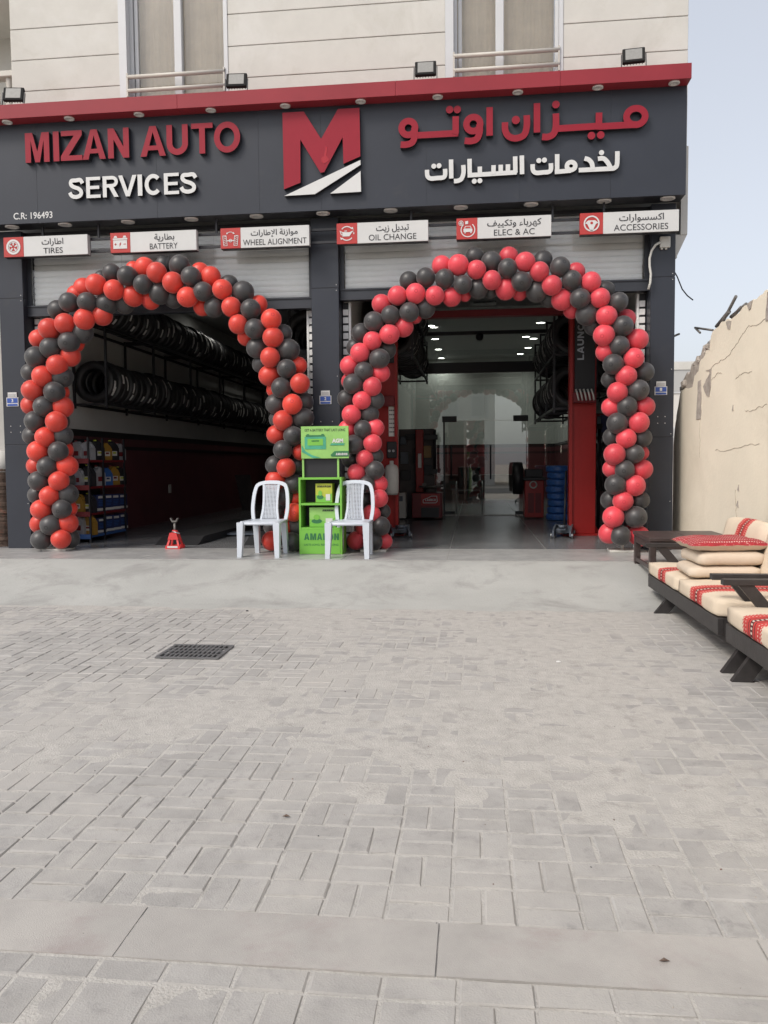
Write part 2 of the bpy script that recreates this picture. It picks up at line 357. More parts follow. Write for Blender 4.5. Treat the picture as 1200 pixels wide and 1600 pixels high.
def glyph(ch, w, h, t):
    if ch == 'M': return [[(0, 0), (0, h), (1.35*t, h), (w/2, .36*h), (w-1.35*t, h), (w, h), (w, 0), (w-t, 0), (w-t, .74*h), (w/2+.42*t, 0), (w/2-.42*t, 0), (t, .74*h), (t, 0)]]
    if ch == 'I': return [[(0, 0), (0, h), (w, h), (w, 0)]]
    if ch == 'Z': return [[(0, 0), (w, 0), (w, t*.85), (1.45*t, t*.85), (w, h-.8*t), (w, h), (.03*w, h), (.03*w, h-.85*t), (w-1.45*t, h-.85*t), (0, .8*t)]]
    if ch == 'A': return [[(0, 0), (w/2-.56*t, h), (w/2+.56*t, h), (w, 0), (w-1.08*t, 0), (w/2, .80*h), (1.08*t, 0)], [(.27*w, .2*h), (.33*w, .2*h+.75*t), (.67*w, .2*h+.75*t), (.73*w, .2*h)]]
    if ch == 'N': return [[(0, 0), (0, h), (t*1.05, h), (w-t, .37*h), (w-t, h), (w, h), (w, 0), (w-1.05*t, 0), (t, .63*h), (t, 0)]]
    if ch == 'U': return [ribbon([(t/2, h)]+arc(w/2, .38*h, w/2-t/2, .38*h-t/2, 180, 360, 16)+[(w-t/2, h)], t)]
    if ch == 'T': return [[(w/2-t/2, 0), (w/2-t/2, h-t*.85), (0, h-t*.85), (0, h), (w, h), (w, h-t*.85), (w/2+t/2, h-t*.85), (w/2+t/2, 0)]]
    if ch == 'O': return ringpolys(w/2, h/2, w/2, h/2*1.02, t)
    if ch == 'C': return [ribbon(arc(w/2+.03*w, h/2, w/2-t*.45, h/2-t/2, 42, 318, 22), t)]
    if ch == 'V': return [[(w/2-.52*t, 0), (0, h), (1.08*t, h), (w/2, .26*h), (w-1.08*t, h), (w, h), (w/2+.52*t, 0)]]
    if ch == 'L': return [[(0, 0), (0, h), (t, h), (t, .85*t), (w, .85*t), (w, 0)]]
    if ch == 'H': return [[(0, 0), (0, h), (t, h), (t, h/2+.42*t), (w-t, h/2+.42*t), (w-t, h), (w, h), (w, 0), (w-t, 0), (w-t, h/2-.42*t), (t, h/2-.42*t), (t, 0)]]
    if ch == 'E': return [[(0, 0), (0, h), (w, h), (w, h-.8*t), (t, h-.8*t), (t, h/2+.4*t), (.92*w, h/2+.4*t), (.92*w, h/2-.4*t), (t, h/2-.4*t), (t, .8*t), (w, .8*t), (w, 0)]]
    if ch == 'R': return [[(0, 0), (0, h), (t, h), (t, 0)],
                          ribbon([(t, h-.42*t), (.58*w, h-.42*t)]+arc(.60*w, .73*h, .27*w, .27*h-.42*t, 90, -90, 10)[1:]+[(t, .46*h+.42*t)], .84*t),
                          [(.40*w, .46*h), (.40*w+1.15*t, .46*h), (w, 0), (w-1.2*t, 0)]]
    if ch == 'S':
        return [ribbon(smooth_path([(.95*w, .72*h), (.80*w, .885*h), (.5*w, .935*h-.06*h), (.2*w, .86*h), (.15*w, .70*h), (.32*w, .575*h), (.66*w, .475*h), (.84*w, .33*h), (.78*w, .16*h), (.5*w, .085*h), (.2*w, .14*h), (.06*w, .31*h)], 4), t*.98)]
    return []
def letters3d(mb, polys, y0, y1, mi=0, side=1):
    for i, p in enumerate(polys): mb.prism(p, y0-.0006*(i % 7), y1, mi, side)
def word(mb, spec, X, z0, h, t, y0, y1, mi=0, side=1):
    """spec = [(char, left, right)] in source units, X maps to metres"""
    k = 0
    for ch, a, b in spec:
        x0, x1 = X(a), X(b)
        for p in glyph(ch, x1-x0, h, t):
            mb.prism([(x0+px, z0+pz) for px, pz in p], y0-.0005*(k % 5), y1, mi, side); k += 1
def caps(mb, s, x0, x1, z0, z1, y, mi=0, tk=.24):
    """bold capitals from the glyph outlines, fitted between x0 and x1"""
    rel = {'M': 1.15, 'A': 1.02, 'I': .3, 'L': .75}; ws = [rel.get(c, .9) for c in s]; u = (x1-x0)/(sum(ws)+.16*(len(s)-1)); x = x0
    for i, c in enumerate(s):
        for j, p in enumerate(glyph(c, ws[i]*u, z1-z0, tk*(z1-z0))): mb.prism([(x+a, z0+b) for a, b in p], y-.0003*(j+i % 2), y+.002, mi, mi)
        x += (ws[i]+.16)*u
FORMS = {'ا': 'FE8D FE8E', 'إ': 'FE87 FE88', 'ب': 'FE8F FE90 FE91 FE92', 'ت': 'FE95 FE96 FE97 FE98', 'ة': 'FE93 FE94', 'خ': 'FEA5 FEA6 FEA7 FEA8',
         'د': 'FEA9 FEAA', 'ر': 'FEAD FEAE', 'ز': 'FEAF FEB0', 'س': 'FEB1 FEB2 FEB3 FEB4', 'ط': 'FEC1 FEC2 FEC3 FEC4', 'ف': 'FED1 FED2 FED3 FED4',
         'ك': 'FED9 FEDA FEDB FEDC', 'ل': 'FEDD FEDE FEDF FEE0', 'م': 'FEE1 FEE2 FEE3 FEE4', 'ن': 'FEE5 FEE6 FEE7 FEE8', 'ه': 'FEE9 FEEA FEEB FEEC',
         'و': 'FEED FEEE', 'ي': 'FEF1 FEF2 FEF3 FEF4', 'ء': 'FE80', 'ﻹ': 'FEF9 FEFA'}
def shape_ar(s):
    s = s.replace('لإ', 'ﻹ'); out = []
    for i, c in enumerate(s):
        if c not in FORMS: out.append(c); continue
        f = FORMS[c].split()
        prev = i > 0 and s[i-1] in FORMS and len(FORMS[s[i-1]].split()) == 4 and len(f) > 1
        nxt = len(f) == 4 and i < len(s)-1 and s[i+1] in FORMS and len(FORMS[s[i+1]].split()) > 1
        out.append(chr(int(f[3 if prev and nxt else (1 if prev else (2 if nxt else 0))], 16)))
    return ''.join(reversed(out))
_tc = {}
def text_raw(s, bold=0):
    if (s, bold) not in _tc:
        c = bpy.data.curves.new('t', 'FONT'); c.body = s; c.size = 1; c.offset = bold; c.resolution_u = 4
        o = bpy.data.objects.new('t', c); COL.objects.link(o)
        me = bpy.data.meshes.new_from_object(o.evaluated_get(bpy.context.evaluated_depsgraph_get()))
        vs = [v.co.copy() for v in me.vertices]; fs = [list(p.vertices) for p in me.polygons]
        bpy.data.objects.remove(o); bpy.data.curves.remove(c); bpy.data.meshes.remove(me)
        _tc[(s, bold)] = (vs, fs)
    return _tc[(s, bold)]
def text(mb, s, x0, x1, z0, z1, y, mi=0, bold=0, mx=None, vertical=False):
    """flat lettering facing -Y, fitted into the rectangle"""
    vs, fs = text_raw(s, bold)
    a0 = min(v.x for v in vs); a1 = max(v.x for v in vs); b0 = min(v.y for v in vs); b1 = max(v.y for v in vs)
    if vertical: q = [(x0+(x1-x0)*(1-(v.y-b0)/(b1-b0)), y, z0+(z1-z0)*(v.x-a0)/(a1-a0)) for v in vs]
    else: q = [(x0+(x1-x0)*(v.x-a0)/(a1-a0), y, z0+(z1-z0)*(v.y-b0)/(b1-b0)) for v in vs]
    mb.add(q, fs, mi, False, mx)

# ================================================================== SETTING
# ---- ground, paving, ramp, floor
g = MB()
g.add([(-600, -600, -.52), (600, -600, -.52), (600, 600, -.52), (-600, 600, -.52)], [(0, 1, 2, 3)])
tag(g.build('ground', 'earth'), kind='structure')
g = MB(); g.add([(-200, -9, -.50), (200, -9, -.50), (200, -17, -.50), (-200, -17, -.50)], [(3, 2, 1, 0)])
tag(g.build('road', 'asphalt'), kind='structure')
PX0, PX1 = -11.0, 3.3
MOD = .2055
pv = MB()
def brick(x0, x1, y0, y1):
    gp = .0046; x0 += gp; x1 -= gp; y0 += gp; y1 -= gp
    j = random.uniform(-.0025, .002); tx = random.uniform(-.0011, .0011); ty = random.uniform(-.0011, .0011)
    e = random.uniform(.003, .006); vs = []
    for d, dz in ((0, -.03), (0, -.005), (e, 0)):
        for (x, y, sx_, sy_) in ((x0+d, y0+d, -1, -1), (x1-d, y0+d, 1, -1), (x1-d, y1-d, 1, 1), (x0+d, y1-d, -1, 1)):
            vs.append((x+random.uniform(-.0022, .0022), y+random.uniform(-.0022, .0022), gz(y)+dz+j+tx*sx_+ty*sy_))
    pv.add(vs, [(8, 9, 10, 11)]+[(a+i, a+(i+1) % 4, a+4+(i+1) % 4, a+4+i) for a in (0, 4) for i in range(4)])
def weave(ya, nrow, phase, drop=0):
    for r in range(nrow):
        for c in range(int((PX1-PX0)/MOD)):
            x = -.896+MOD*(c-50); y = ya+r*MOD
            if x < PX0 or x > PX1: continue
            if (r+c+phase) % 2 == 0:
                brick(x, x+MOD/2, y, y+MOD); brick(x+MOD/2, x+MOD, y, y+MOD)
            else:
                brick(x, x+MOD, y, y+MOD/2); brick(x, x+MOD, y+MOD/2, y+MOD)
weave(2.431, 24, 0)
for c in range(70):                                    # stretcher course below the band, then larger blocks
    x = -.896+MOD*(c-50)+.03
    brick(x, x+MOD, 2.163-.10, 2.163)
    if c % 3: brick(x, x+MOD, 2.063-.19, 2.063)
    else: brick(x, x+MOD/2, 2.063-.19, 2.063); brick(x+MOD/2, x+MOD, 2.063-.19, 2.063)
weave(2.063-.19-MOD*5, 5, 1)
tag(pv.build('paving', 'paver'), kind='structure')
def sheet(name, m_, x0, x1, y0, y1, st, zf):
    nx, ny = int((x1-x0)/st), int((y1-y0)/st); b = MB()
    vs = [(x0+(x1-x0)*i/nx, y0+(y1-y0)*j/ny, zf(x0+(x1-x0)*i/nx, y0+(y1-y0)*j/ny)) for j in range(ny+1) for i in range(nx+1)]
    b.add(vs, [(j*(nx+1)+i, j*(nx+1)+i+1, (j+1)*(nx+1)+i+1, (j+1)*(nx+1)+i) for j in range(ny) for i in range(nx)], 0, True)
    return tag(b.build(name, m_), kind='structure')
def sandz(x, y):
    v = mnoise.fractal(Vector((x*.55+3, y*.55, 0)), 1.0, 2.0, 4)            # broad drifts
    f = mnoise.noise(Vector((x*6, y*6, 5)))*.0022+mnoise.noise(Vector((x*15, y*15, 9)))*.0012
    c = math.exp(-((x-.0)/1.5)**2)*.9+.35*math.exp(-((x+2.2)/1.2)**2)*(1 if y > 3.2 else .3)
    edge = max(0, min(1, (y-6.9)/.5))*.7
    right = max(0, min(1, (x-.2)/.8))*.30
    k = max(0, min(1, .16+.85*v+.68*c*max(0, min(1, (y-2.6)/.9))+edge+right))
    return gz(y)-.0058+.0076*k+f
sheet('sand_layer', 'sand', PX0, PX1, .9, 7.46, .026, sandz)
sb = MB()                                               # concrete band, slabs about a metre long
for k in range(-11, 5):
    x = -1.045+.9375*k
    vs = [(x+.003, 2.168, gz(2.168)+.002), (x+.9345, 2.168, gz(2.168)+.002), (x+.9345, 2.426, gz(2.426)+.002), (x+.003, 2.426, gz(2.426)+.002)]
    sb.add(vs+[(p[0], p[1], p[2]-.1) for p in vs], [(0, 1, 2, 3), (0, 4, 5, 1), (1, 5, 6, 2), (2, 6, 7, 3), (3, 7, 4, 0)])
tag(sb.build('concrete_band', 'slab'), kind='structure')
def rampz(x, y):
    if y < 7.55: return -.262-(7.55-y)*.085+.010*mnoise.fractal(Vector((x*1.7, y*1.7, 4)), 1.0, 2.0, 4)
    t = max(0, min(1, (y-7.55)/1.45)); t2 = t*t*(3-2*t)*.35+t*.65
    return -.262+.255*t2+.004*mnoise.noise(Vector((x*1.3, y*1.3, 2)))+.0012*mnoise.noise(Vector((x*9, y*9, 1)))
sheet('ramp', 'concrete', PX0, 2.9, 7.25, 9.065, .04, rampz)
fl = MB(); fd = MB(); gr = MB()
gr.box(-11, 2.6, 9.068, 25.2, -.4, -.004); tag(gr.build('floor_base', 'grout'), kind='structure')
x = -11.1
while x < 2.5:
    y = 9.07
    while y < 25:
        x1 = min(x+1.2, 2.6)
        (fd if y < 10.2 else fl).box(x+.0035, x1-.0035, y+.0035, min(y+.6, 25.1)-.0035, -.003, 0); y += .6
    x += 1.2
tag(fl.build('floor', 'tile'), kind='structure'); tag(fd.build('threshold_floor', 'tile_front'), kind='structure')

# ================================================================== BUILDING
B = thing('commercial_building', 'cream building with two dark framed shop bays under a red and black sign', 'building', (-1.9, 10.2, 0))
def courses():
    mb = MB(); zs = [4.2, 5.55, 5.935, 6.325, 6.715, 7.105, 7.5]
    segs = [(-5.93, -4.47), (-3.05, -.33), (1.08, 2.53)]
    for a, b in segs:
        for i in range(1, len(zs)-1): mb.box(a, b, 10.2, 10.235, zs[i]+.0045, zs[i+1]-.0045, 0, .004)
        mb.box(a, b, 10.2, 10.235, 4.5, zs[1]-.006, 0)
        mb.box(a+.012, b-.012, 10.232, 10.6, 4.45, 7.5, 1)
    for a, b in ((-4.47, -3.05), (-.33, 1.08)): mb.box(a, b, 10.2, 10.6, 4.5, 5.60, 0)
    mb.box(2.30, 2.53, 10.605, 24, 3.62, 7.5, 0); mb.box(2.52, 2.60, 10.4, 12, 3.85, 4.9, 0)   # side return of the upper floors
    mb.prism([(2.44, 3.5), (2.60, 3.85), (2.44, 3.85)], 10.41, 12, 0)
    return mb
courses().build('facade_wall', ['facade', 'facade_groove'], B)
for a, b in ((-4.47, -3.05), (-.33, 1.08)):
    f = MB()
    f.box(a, a+.10, 10.19, 10.36, 5.5, 7.5, 0); f.box(b-.045, b, 10.19, 10.36, 5.5, 7.5, 0)           # white reveals
    for xx in (a+.10, a+.155): f.box(xx, xx+.045, 10.30+(xx-a-.1)*.5, 10.40, 5.5, 7.5, 0, .004)
    mid = a+.69 if a < -2 else a+.61
    f.box(mid, mid+.10, 10.29, 10.40, 5.5, 7.5, 0, .006); f.box(b-.085, b-.045, 10.30, 10.40, 5.5, 7.5, 0, .004)
    f.box(a+.2, b-.085, 10.31, 10.40, 5.5, 5.62, 0); f.box(a, b, 10.41, 10.43, 7.35, 7.5, 0)
    wf = f.build('window', 'win_white', B)
    p = MB(); p.box(a+.2, mid, 10.352, 10.36, 5.6, 7.45); p.box(mid+.1, b-.085, 10.352, 10.36, 5.6, 7.45); q = p.build('pane', 'glass', wf)
    c = MB(); n = 60; xs = [a+.12+(b-a-.2)*i/n for i in range(n+1)]
    vs = [(xx, 10.5+.008*math.sin(i*1.9)+.006*math.sin(i*.7), z) for z in (5.5, 7.5) for i, xx in enumerate(xs)]
    c.add(vs, [(i, i+1, n+2+i, n+1+i) for i in range(n)], 0, True); c.build('curtain', 'curtain', wf)
    r = MB()
    for z in (5.855, 6.025): r.cyl((a+.10, 10.19, z), (b-.04, 10.19, z), .026, n=12)
    r.box(a+.095, a+.115, 10.17, 10.21, 5.78, 6.07); r.box(b-.06, b-.04, 10.17, 10.21, 5.78, 6.07)
    r.build('guard_rail', 'rail', wf)
bal = MB(); bal.box(-9, -5.94, 11.2, 11.4, 4.2, 7.5); bal.box(-9, -5.94, 10.25, 11.2, 5.3, 5.62); bal.box(-9, -5.94, 10.22, 11.4, 7.15, 7.5); bal.box(-5.97, -5.94, 10.6, 11.2, 5.3, 7.2); balc = bal.build('balcony', 'facade', B)  # top slab and side wall are added out of view to shade the recess
hr = MB(); hr.box(-9, -5.935, 10.24, 10.40, 6.16, 6.24, 0, .01); hr.build('handrail', 'rail', balc)
for k in range(4):
    b_ = MB(); b_.lathe([(.05, 5.62), (.05, 5.68), (.028, 5.72), (.062, 5.86), (.03, 6.02), (.045, 6.08), (.05, 6.16)], (-6.03-.2*k, 10.32, 0), 16)
    b_.build('baluster', 'rail', balc)
# pillars with cladding joints and rivets
for k, (a, b) in enumerate(((-6.215, -5.88), (-2.03, -1.68), (2.13, 2.416))):
    p = MB()
    for z0, z1 in ((0, 1.38), (1.386, 3.30), (3.306, 4.17)): p.box(a, b, 10.2, 10.62, z0, z1, 0, .004)
    p.box(a+.004, b-.004, 10.204, 10.6, .01, 4.165, 1)
    pil = p.build('pillar', ['acp', 'acp_black'], B)
    rv = MB()
    for xx in (a+.1, b-.1):
        for zz in (1.55, 1.63): rv.cyl((xx, 10.197, zz), (xx, 10.2, zz), .006, n=8)
    for zz in (.6, 1.42, 2.2, 3.27, 3.34): rv.cyl((b-.03, 10.197, zz), (b-.03, 10.2, zz), .005, n=8)
    rv.build('rivets', 'trim_white', pil)
# lintel, transom beams, transom glass, roller shutters, guides
l_ = MB(); l_.box(-6.2, 2.43, 10.3, 10.62, 4.12, 4.168); l_.box(-11, -6.22, 10.3, 10.6, 3.6, 4.168); l_.build('lintel', 'acp_black', B)
for a, b, zt in ((-5.88, -2.03, 3.215), (-1.68, 2.13, 3.30)):
    t = MB(); t.box(a, b, 10.30, 10.42, zt-.135, zt, 0, .006); t.box(a, b, 10.285, 10.302, zt-.015, zt+.004, 0); t.box(a, b, 10.29, 10.302, zt-.135, zt-.115, 0)
    t.build('transom_beam', 'beam', B)
    gl = MB(); w3 = (b-a-.12)/3
    for i in range(3): gl.box(a+.06+w3*i+.002, a+.06+w3*(i+1)-.002, 10.335, 10.343, zt+.002, 4.12)
    gl.build('transom_glass', 'glass', B)
    for xx in (a, b-.05): st = MB(); st.box(xx, xx+.05, 10.32, 10.38, zt+.001, 4.12, 0); st.build('transom_post', 'beam', B)
    sh = MB(); z = zt+.02
    while z < 4.10:
        pr = [(10.41, z), (10.398, z+.012), (10.392, z+.04), (10.398, z+.066), (10.41, z+.076)]
        vs = [(xx, yy, zz) for xx in (a+.06, b-.06) for yy, zz in pr]
        sh.add(vs, [(i, i+1, 6+i, 5+i) for i in range(4)], 0, True); z += .077
    sh.box(a+.06, b-.06, 10.412, 10.43, zt, 4.12, 0)
    sh.build('roller_shutter', 'shutter', B)
    for s_, e in ((a, 1), (b, -1)):
        gd = MB()
        gd.box(s_+e*.01, s_+e*.075, 10.45, 10.60, .0, zt-.14, 1)
        gd.box(s_+e*.085, s_+e*.115, 10.44, 10.52, .0, zt-.14, 0, .003)
        z = .1
        while z < zt-.2: gd.box(s_+e*.012, s_+e*.082, 10.438, 10.45, z, z+.075, 0, .003); z += .1
        gd.build('shutter_guide', ['shutter', 'acp_black'], B)
# interior shell
def shell(name, x0, x1, y0, y1, faces):
    q = MB()
    for z0, z1, mi in ((0, 1.36, 1), (1.36, 1.42, 2), (1.42, 1.55, 1), (1.55, 1.65, 2), (1.65, 4.25, 0)): q.box(x0, x1, y0, y1, z0, z1, mi)
    return q.build(name, ['int_wall', 'maroon', 'black_tile'], B)
shell('side_wall', -6.2, -5.95, 10.65, 25, None)
shell('partition_wall', -1.95, -1.76, 10.65, 25, None)
shell('side_wall', 2.44, 2.5, 10.65, 25, None)
shell('back_wall', -6.2, 2.5, 25.0, 25.2, None)
c = MB(); c.box(-6.2, 2.5, 10.62, 25, 4.25, 4.45); c.build('ceiling', 'ceiling', B)
nb = MB(); nb.box(-30, -6.9, 12, 24, -.5, 9)
nbo = nb.build('neighbour_wall', 'far_wall'); tag(nbo, 'plain pale wall left of the black shop pillar', 'wall')
nbo.name = 'plain_wall'

# ================================================================== FASCIA SIGN
FS = thing('fascia_sign', 'long black shop fascia with red canopy and raised red and white lettering', 'shop sign', (-1.9, 9.9, 4.17))
p = MB(); xs = [-6.6, -5.47, -3.9, -2.6, -1.83, -.55, .55, 1.6, 2.452]
for i in range(8): p.box(xs[i]+.0012, xs[i+1]-.0012, 9.9, 9.94, 4.17, 5.40, 0)
p.box(-6.6, 2.45, 9.903, 10.19, 4.175, 5.39, 1)
p.build('panel', ['acp', 'acp_black'], FS)
c = MB(); xs = [-6.6, -3.55, -.9, 1.0, 2.455]
for i in range(4): c.box(xs[i]+.001, xs[i+1]-.001, 9.72, 10.19, 5.395, 5.565, 0, .002)
c.build('canopy', 'canopy_red', FS)
for pts, Z in (([(4, 185), (101, 178.5), (211, 172), (324, 164.5), (442, 158), (561, 150), (683, 143), (810, 135), (937, 127.5), (1058, 120.5)], 5.395),
               ([(16, 352.5), (100, 349.5), (199, 345.5), (298, 341), (400, 336.5), (504, 331.5), (610, 327.5), (720, 323), (830, 318), (945, 312), (1045, 307)], 4.175)):
    for px in pts:
        q = at(*px, Z=Z); yy = 9.81 if Z > 5 else 10.02
        d = MB(); rr = .062 if Z > 5 else .085
        d.lathe([(rr, 0), (rr, -.012), (rr*.72, -.016), (rr*.66, -.006), (0.001, -.006)], (q.x, yy, Z), 22); d.build('downlight', 'trim_white', FS)
Yf = 9.835     # letter fronts
lt = MB()
XL = lambda u: -5.572+(u-72)/1053*2.763
word(lt, [('M', 72, 193), ('I', 213, 242), ('Z', 250, 357), ('A', 358, 473), ('N', 485, 588), ('A', 643, 767), ('U', 772, 875), ('T', 892, 995), ('O', 1000, 1125)], XL, 4.893, .362, .072, Yf, 9.9)
lt.build('lettering', ['sign_red', 'ink'], FS)
lt = MB()
XS = lambda u: -5.02+(u-287)/631*1.65
word(lt, [('S', 287, 360), ('E', 374, 445), ('R', 457, 535), ('V', 535, 625), ('I', 630, 652), ('C', 663, 745), ('E', 759, 832), ('S', 838, 918)], XS, 4.428, .256, .049, Yf+.01, 9.9)
lt.build('lettering', ['sign_white', 'ink'], FS)
lt = MB(); text(lt, 'C.R: 196493', -5.795, -5.275, 4.222, 4.306, 9.898, 0, .010); lt.build('lettering', 'sign_white', FS)
def px_poly(pts, fx, fy, Y): return [(q.x, q.z) for q in (at(fx(a), fy(b), Y=Y) for a, b in pts)]
L7 = (lambda a: 400+a/6, lambda b: 150+b/6)
lg = MB()
lg.prism(px_poly([(247, 157), (447, 145), (610, 402), (768, 122), (970, 110), (978, 565), (820, 635), (812, 385), (640, 712), (605, 720), (415, 408), (417, 812), (262, 875)], *L7, Yf), Yf, 9.9, 0, 2)
lg.prism(px_poly([(265, 937), (978, 600), (980, 645), (552, 920)], *L7, Yf), Yf, 9.9, 1, 2)
lg.prism(px_poly([(695, 915), (980, 703), (985, 897)], *L7, Yf), Yf, 9.9, 1, 2)
lg.prism(px_poly([(655, 475), (670, 478), (660, 560), (688, 600), (665, 620), (640, 635), (618, 622), (612, 585), (636, 562)], *L7, Yf), Yf-.003, Yf-.001, 3)
lg.build('logo', ['sign_red', 'sign_white', 'ink', 'stain_red'], FS)
A1 = (lambda a: 600+a/2, lambda b: b/2)
A2 = (lambda a: 590+a/2.6667, lambda b: 180+b/2.6667)
def strokes(mb, items, fm, Y, wd, scale):
    k = 0
    for it in items:
        if it[0] == 'd':
            q = at(fm[0](it[1]), fm[1](it[2]), Y=Y); polys = [arc(q.x, q.z, it[3]*scale, it[3]*scale, 0, 360, 18)[:-1]]
        elif it[0] == 'o':
            q = at(fm[0](it[1]), fm[1](it[2]), Y=Y); polys = ringpolys(q.x, q.z, it[3]*scale, it[4]*scale, wd, 14)
        else:
            pts = [at(fm[0](a), fm[1](b), Y=Y) for a, b in it[1]]; pts = [(q.x, q.z) for q in pts]
            polys = [ribbon(smooth_path(pts, 5) if it[0] == 'c' else pts, wd)]
        for p_ in polys: mb.prism(p_, Y-.0007*(k % 9), 9.9, 0, 1); k += 1
ar = MB(); sc1 = .00395
strokes(ar, [('o', 787, 364, 36, 33), ('l', [(787, 389), (663, 396)]), ('l', [(672, 352), (671, 404)]), ('d', 648, 424, 11), ('d', 677, 422, 11),
             ('l', [(672, 394), (530, 403)]), ('c', [(537, 355), (537, 395), (530, 418), (513, 428), (494, 428)]), ('d', 537, 327, 11),
             ('l', [(478, 322), (478, 414)]),
             ('c', [(446, 360), (446, 395), (437, 422), (412, 432), (390, 426), (379, 408), (378, 382)]), ('d', 412, 375, 12),
             ('l', [(330, 335), (330, 424)]),
             ('o', 279, 388, 30, 30), ('c', [(298, 388), (299, 412), (290, 434), (272, 441), (252, 440)]),
             ('l', [(224, 364), (224, 414), (222, 420)]), ('d', 205, 343, 11), ('d', 229, 342, 11), ('l', [(232, 416), (85, 424)]),
             ('o', 76, 400, 30, 30), ('c', [(95, 398), (96, 425), (88, 445), (70, 452), (52, 452)])], A1, Yf, .075, sc1)
ar.build('lettering', ['sign_red', 'ink'], FS)
ar = MB(); sc2 = .00296
strokes(ar, [('c', [(999, 150), (998, 200), (992, 216), (978, 223)]), ('l', [(982, 222), (838, 229)]),
             ('c', [(918, 182), (940, 180), (958, 196), (972, 222)]), ('d', 933, 156, 10),
             ('c', [(862, 180), (880, 186), (893, 202), (896, 228)]),
             ('o', 806, 212, 25, 24), ('l', [(806, 231), (738, 237)]), ('l', [(748, 163), (748, 244)]),
             ('c', [(722, 200), (722, 226), (712, 236), (690, 238), (662, 240), (648, 230), (646, 204)]), ('d', 672, 189, 10), ('d', 695, 187, 10),
             ('l', [(601, 168), (602, 246)]),
             ('l', [(573, 172), (574, 240)]), ('l', [(580, 238), (375, 251)]), ('l', [(543, 205), (543, 242)]), ('l', [(513, 207), (513, 244)]), ('l', [(483, 209), (483, 246)]),
             ('l', [(426, 214), (426, 250)]), ('d', 403, 275, 10), ('d', 426, 273, 10), ('l', [(383, 182), (384, 256)]),
             ('c', [(357, 208), (358, 240), (350, 264), (336, 273), (318, 275)]),
             ('l', [(306, 185), (307, 264)]),
             ('c', [(281, 224), (281, 250), (272, 260), (250, 262), (222, 264), (208, 254), (206, 228)]), ('d', 234, 213, 10), ('d', 256, 211, 10)], A2, Yf+.01, .052, sc2)
ar.build('lettering', ['sign_white', 'ink'], FS)

# ---- floodlights on the canopy
for i, (px, tilt, nm) in enumerate(((22, 8, 'black floodlight standing on the canopy beside the balcony corner'), (370, 3, 'black floodlight on the canopy at the right edge of the left window'),
                                    (665, 0, 'black floodlight on the canopy just left of the right window'), (990, -6, 'black floodlight on the canopy near the right corner of the building'))):
    q = at(px, (160, 138, 121, 97)[i], Y=9.85)
    T = thing('floodlight', nm, 'floodlight', (q.x, 9.85, 5.565), 'floodlights on the canopy')
    mx = Matrix.Translation((q.x, 9.85, 5.74)) @ Matrix.Rotation(R(tilt), 4, 'Z') @ Matrix.Rotation(R(-14), 4, 'X')
    h = MB(); h.box(-.125, .125, -.02, .03, -.09, .09, 0, .008, 1, mx); 
    for k in range(7): h.box(-.1+.033*k-.004, -.1+.033*k+.004, .03, .05, -.08, .08, 0, 0, 1, mx)
    h.build('housing', 'black_void', T)
    h = MB(); h.box(-.092, .092, -.024, -.0205, -.062, .07, 0, 0, 1, mx); h.build('lens', 'floodglass', T)
    h = MB(); h.box(-.14, -.13, -.012, .012, -.17, .02, 0, 0, 1, mx); h.box(.13, .14, -.012, .012, -.17, .02, 0, 0, 1, mx); h.box(-.14, .14, -.012, .012, -.178, -.168, 0, 0, 1, mx); h.build('bracket', 'acp_black', T)

# ---- six service signs on their rails
RA = thing('sign_rail', 'pair of thin black bars carrying the six white service signs', 'rail', (-1.9, 10.06, 3.8))
r = MB()
for z in (3.985, 3.83): r.box(-5.9, 2.35, 10.05, 10.08, z-.014, z+.014)
r.build('bar', 'acp_black', RA)
for x_ in (-4.75, -3.2, -.75, 1.55, -5.5, .95):
    r = MB(); r.box(x_-.012, x_+.012, 10.052, 10.078, 4.0, 4.17); r.build('hanger', 'acp_black', RA)
def ic_ring(mb, x, z, r_, t, y): [mb.prism(p_, y, y+.003, 0) for p_ in ringpolys(x, z, r_, r_, t, 14)]
def ic_tyre(mb, x, z, y):
    ic_ring(mb, x, z, .095, .026, y); ic_ring(mb, x, z, .062, .008, y)
    for k in range(5):
        a = R(90+72*k); mb.prism(ribbon([(x+.02*math.cos(a), z+.02*math.sin(a)), (x+.056*math.cos(a), z+.056*math.sin(a))], .016), y-.001, y+.003, 0)
def ic_batt(mb, x, z, y):
    mb.prism([(x-.09, z-.075), (x+.09, z-.075), (x+.09, z+.03), (x-.09, z+.03)], y, y+.003, 0)
    mb.prism([(x-.095, z+.036), (x+.095, z+.036), (x+.095, z+.055), (x-.095, z+.055)], y, y+.003, 0)
    for s_ in (-.06, .06): mb.prism([(x+s_-.025, z+.06), (x+s_+.025, z+.06), (x+s_+.012, z+.085), (x+s_-.012, z+.085)], y, y+.003, 0)
    for p_ in ([(x-.075, z-.024), (x-.045, z-.024), (x-.045, z-.016), (x-.075, z-.016)], [(x-.064, z-.035), (x-.056, z-.035), (x-.056, z-.005), (x-.064, z-.005)],
               [(x+.045, z-.024), (x+.075, z-.024), (x+.075, z-.016), (x+.045, z-.016)], [(x+.012, z+.008), (x-.014, z-.022), (x-.003, z-.022), (x-.01, z-.05), (x+.016, z-.014), (x+.005, z-.014)]): mb.prism(p_, y-.002, y+.002, 1)
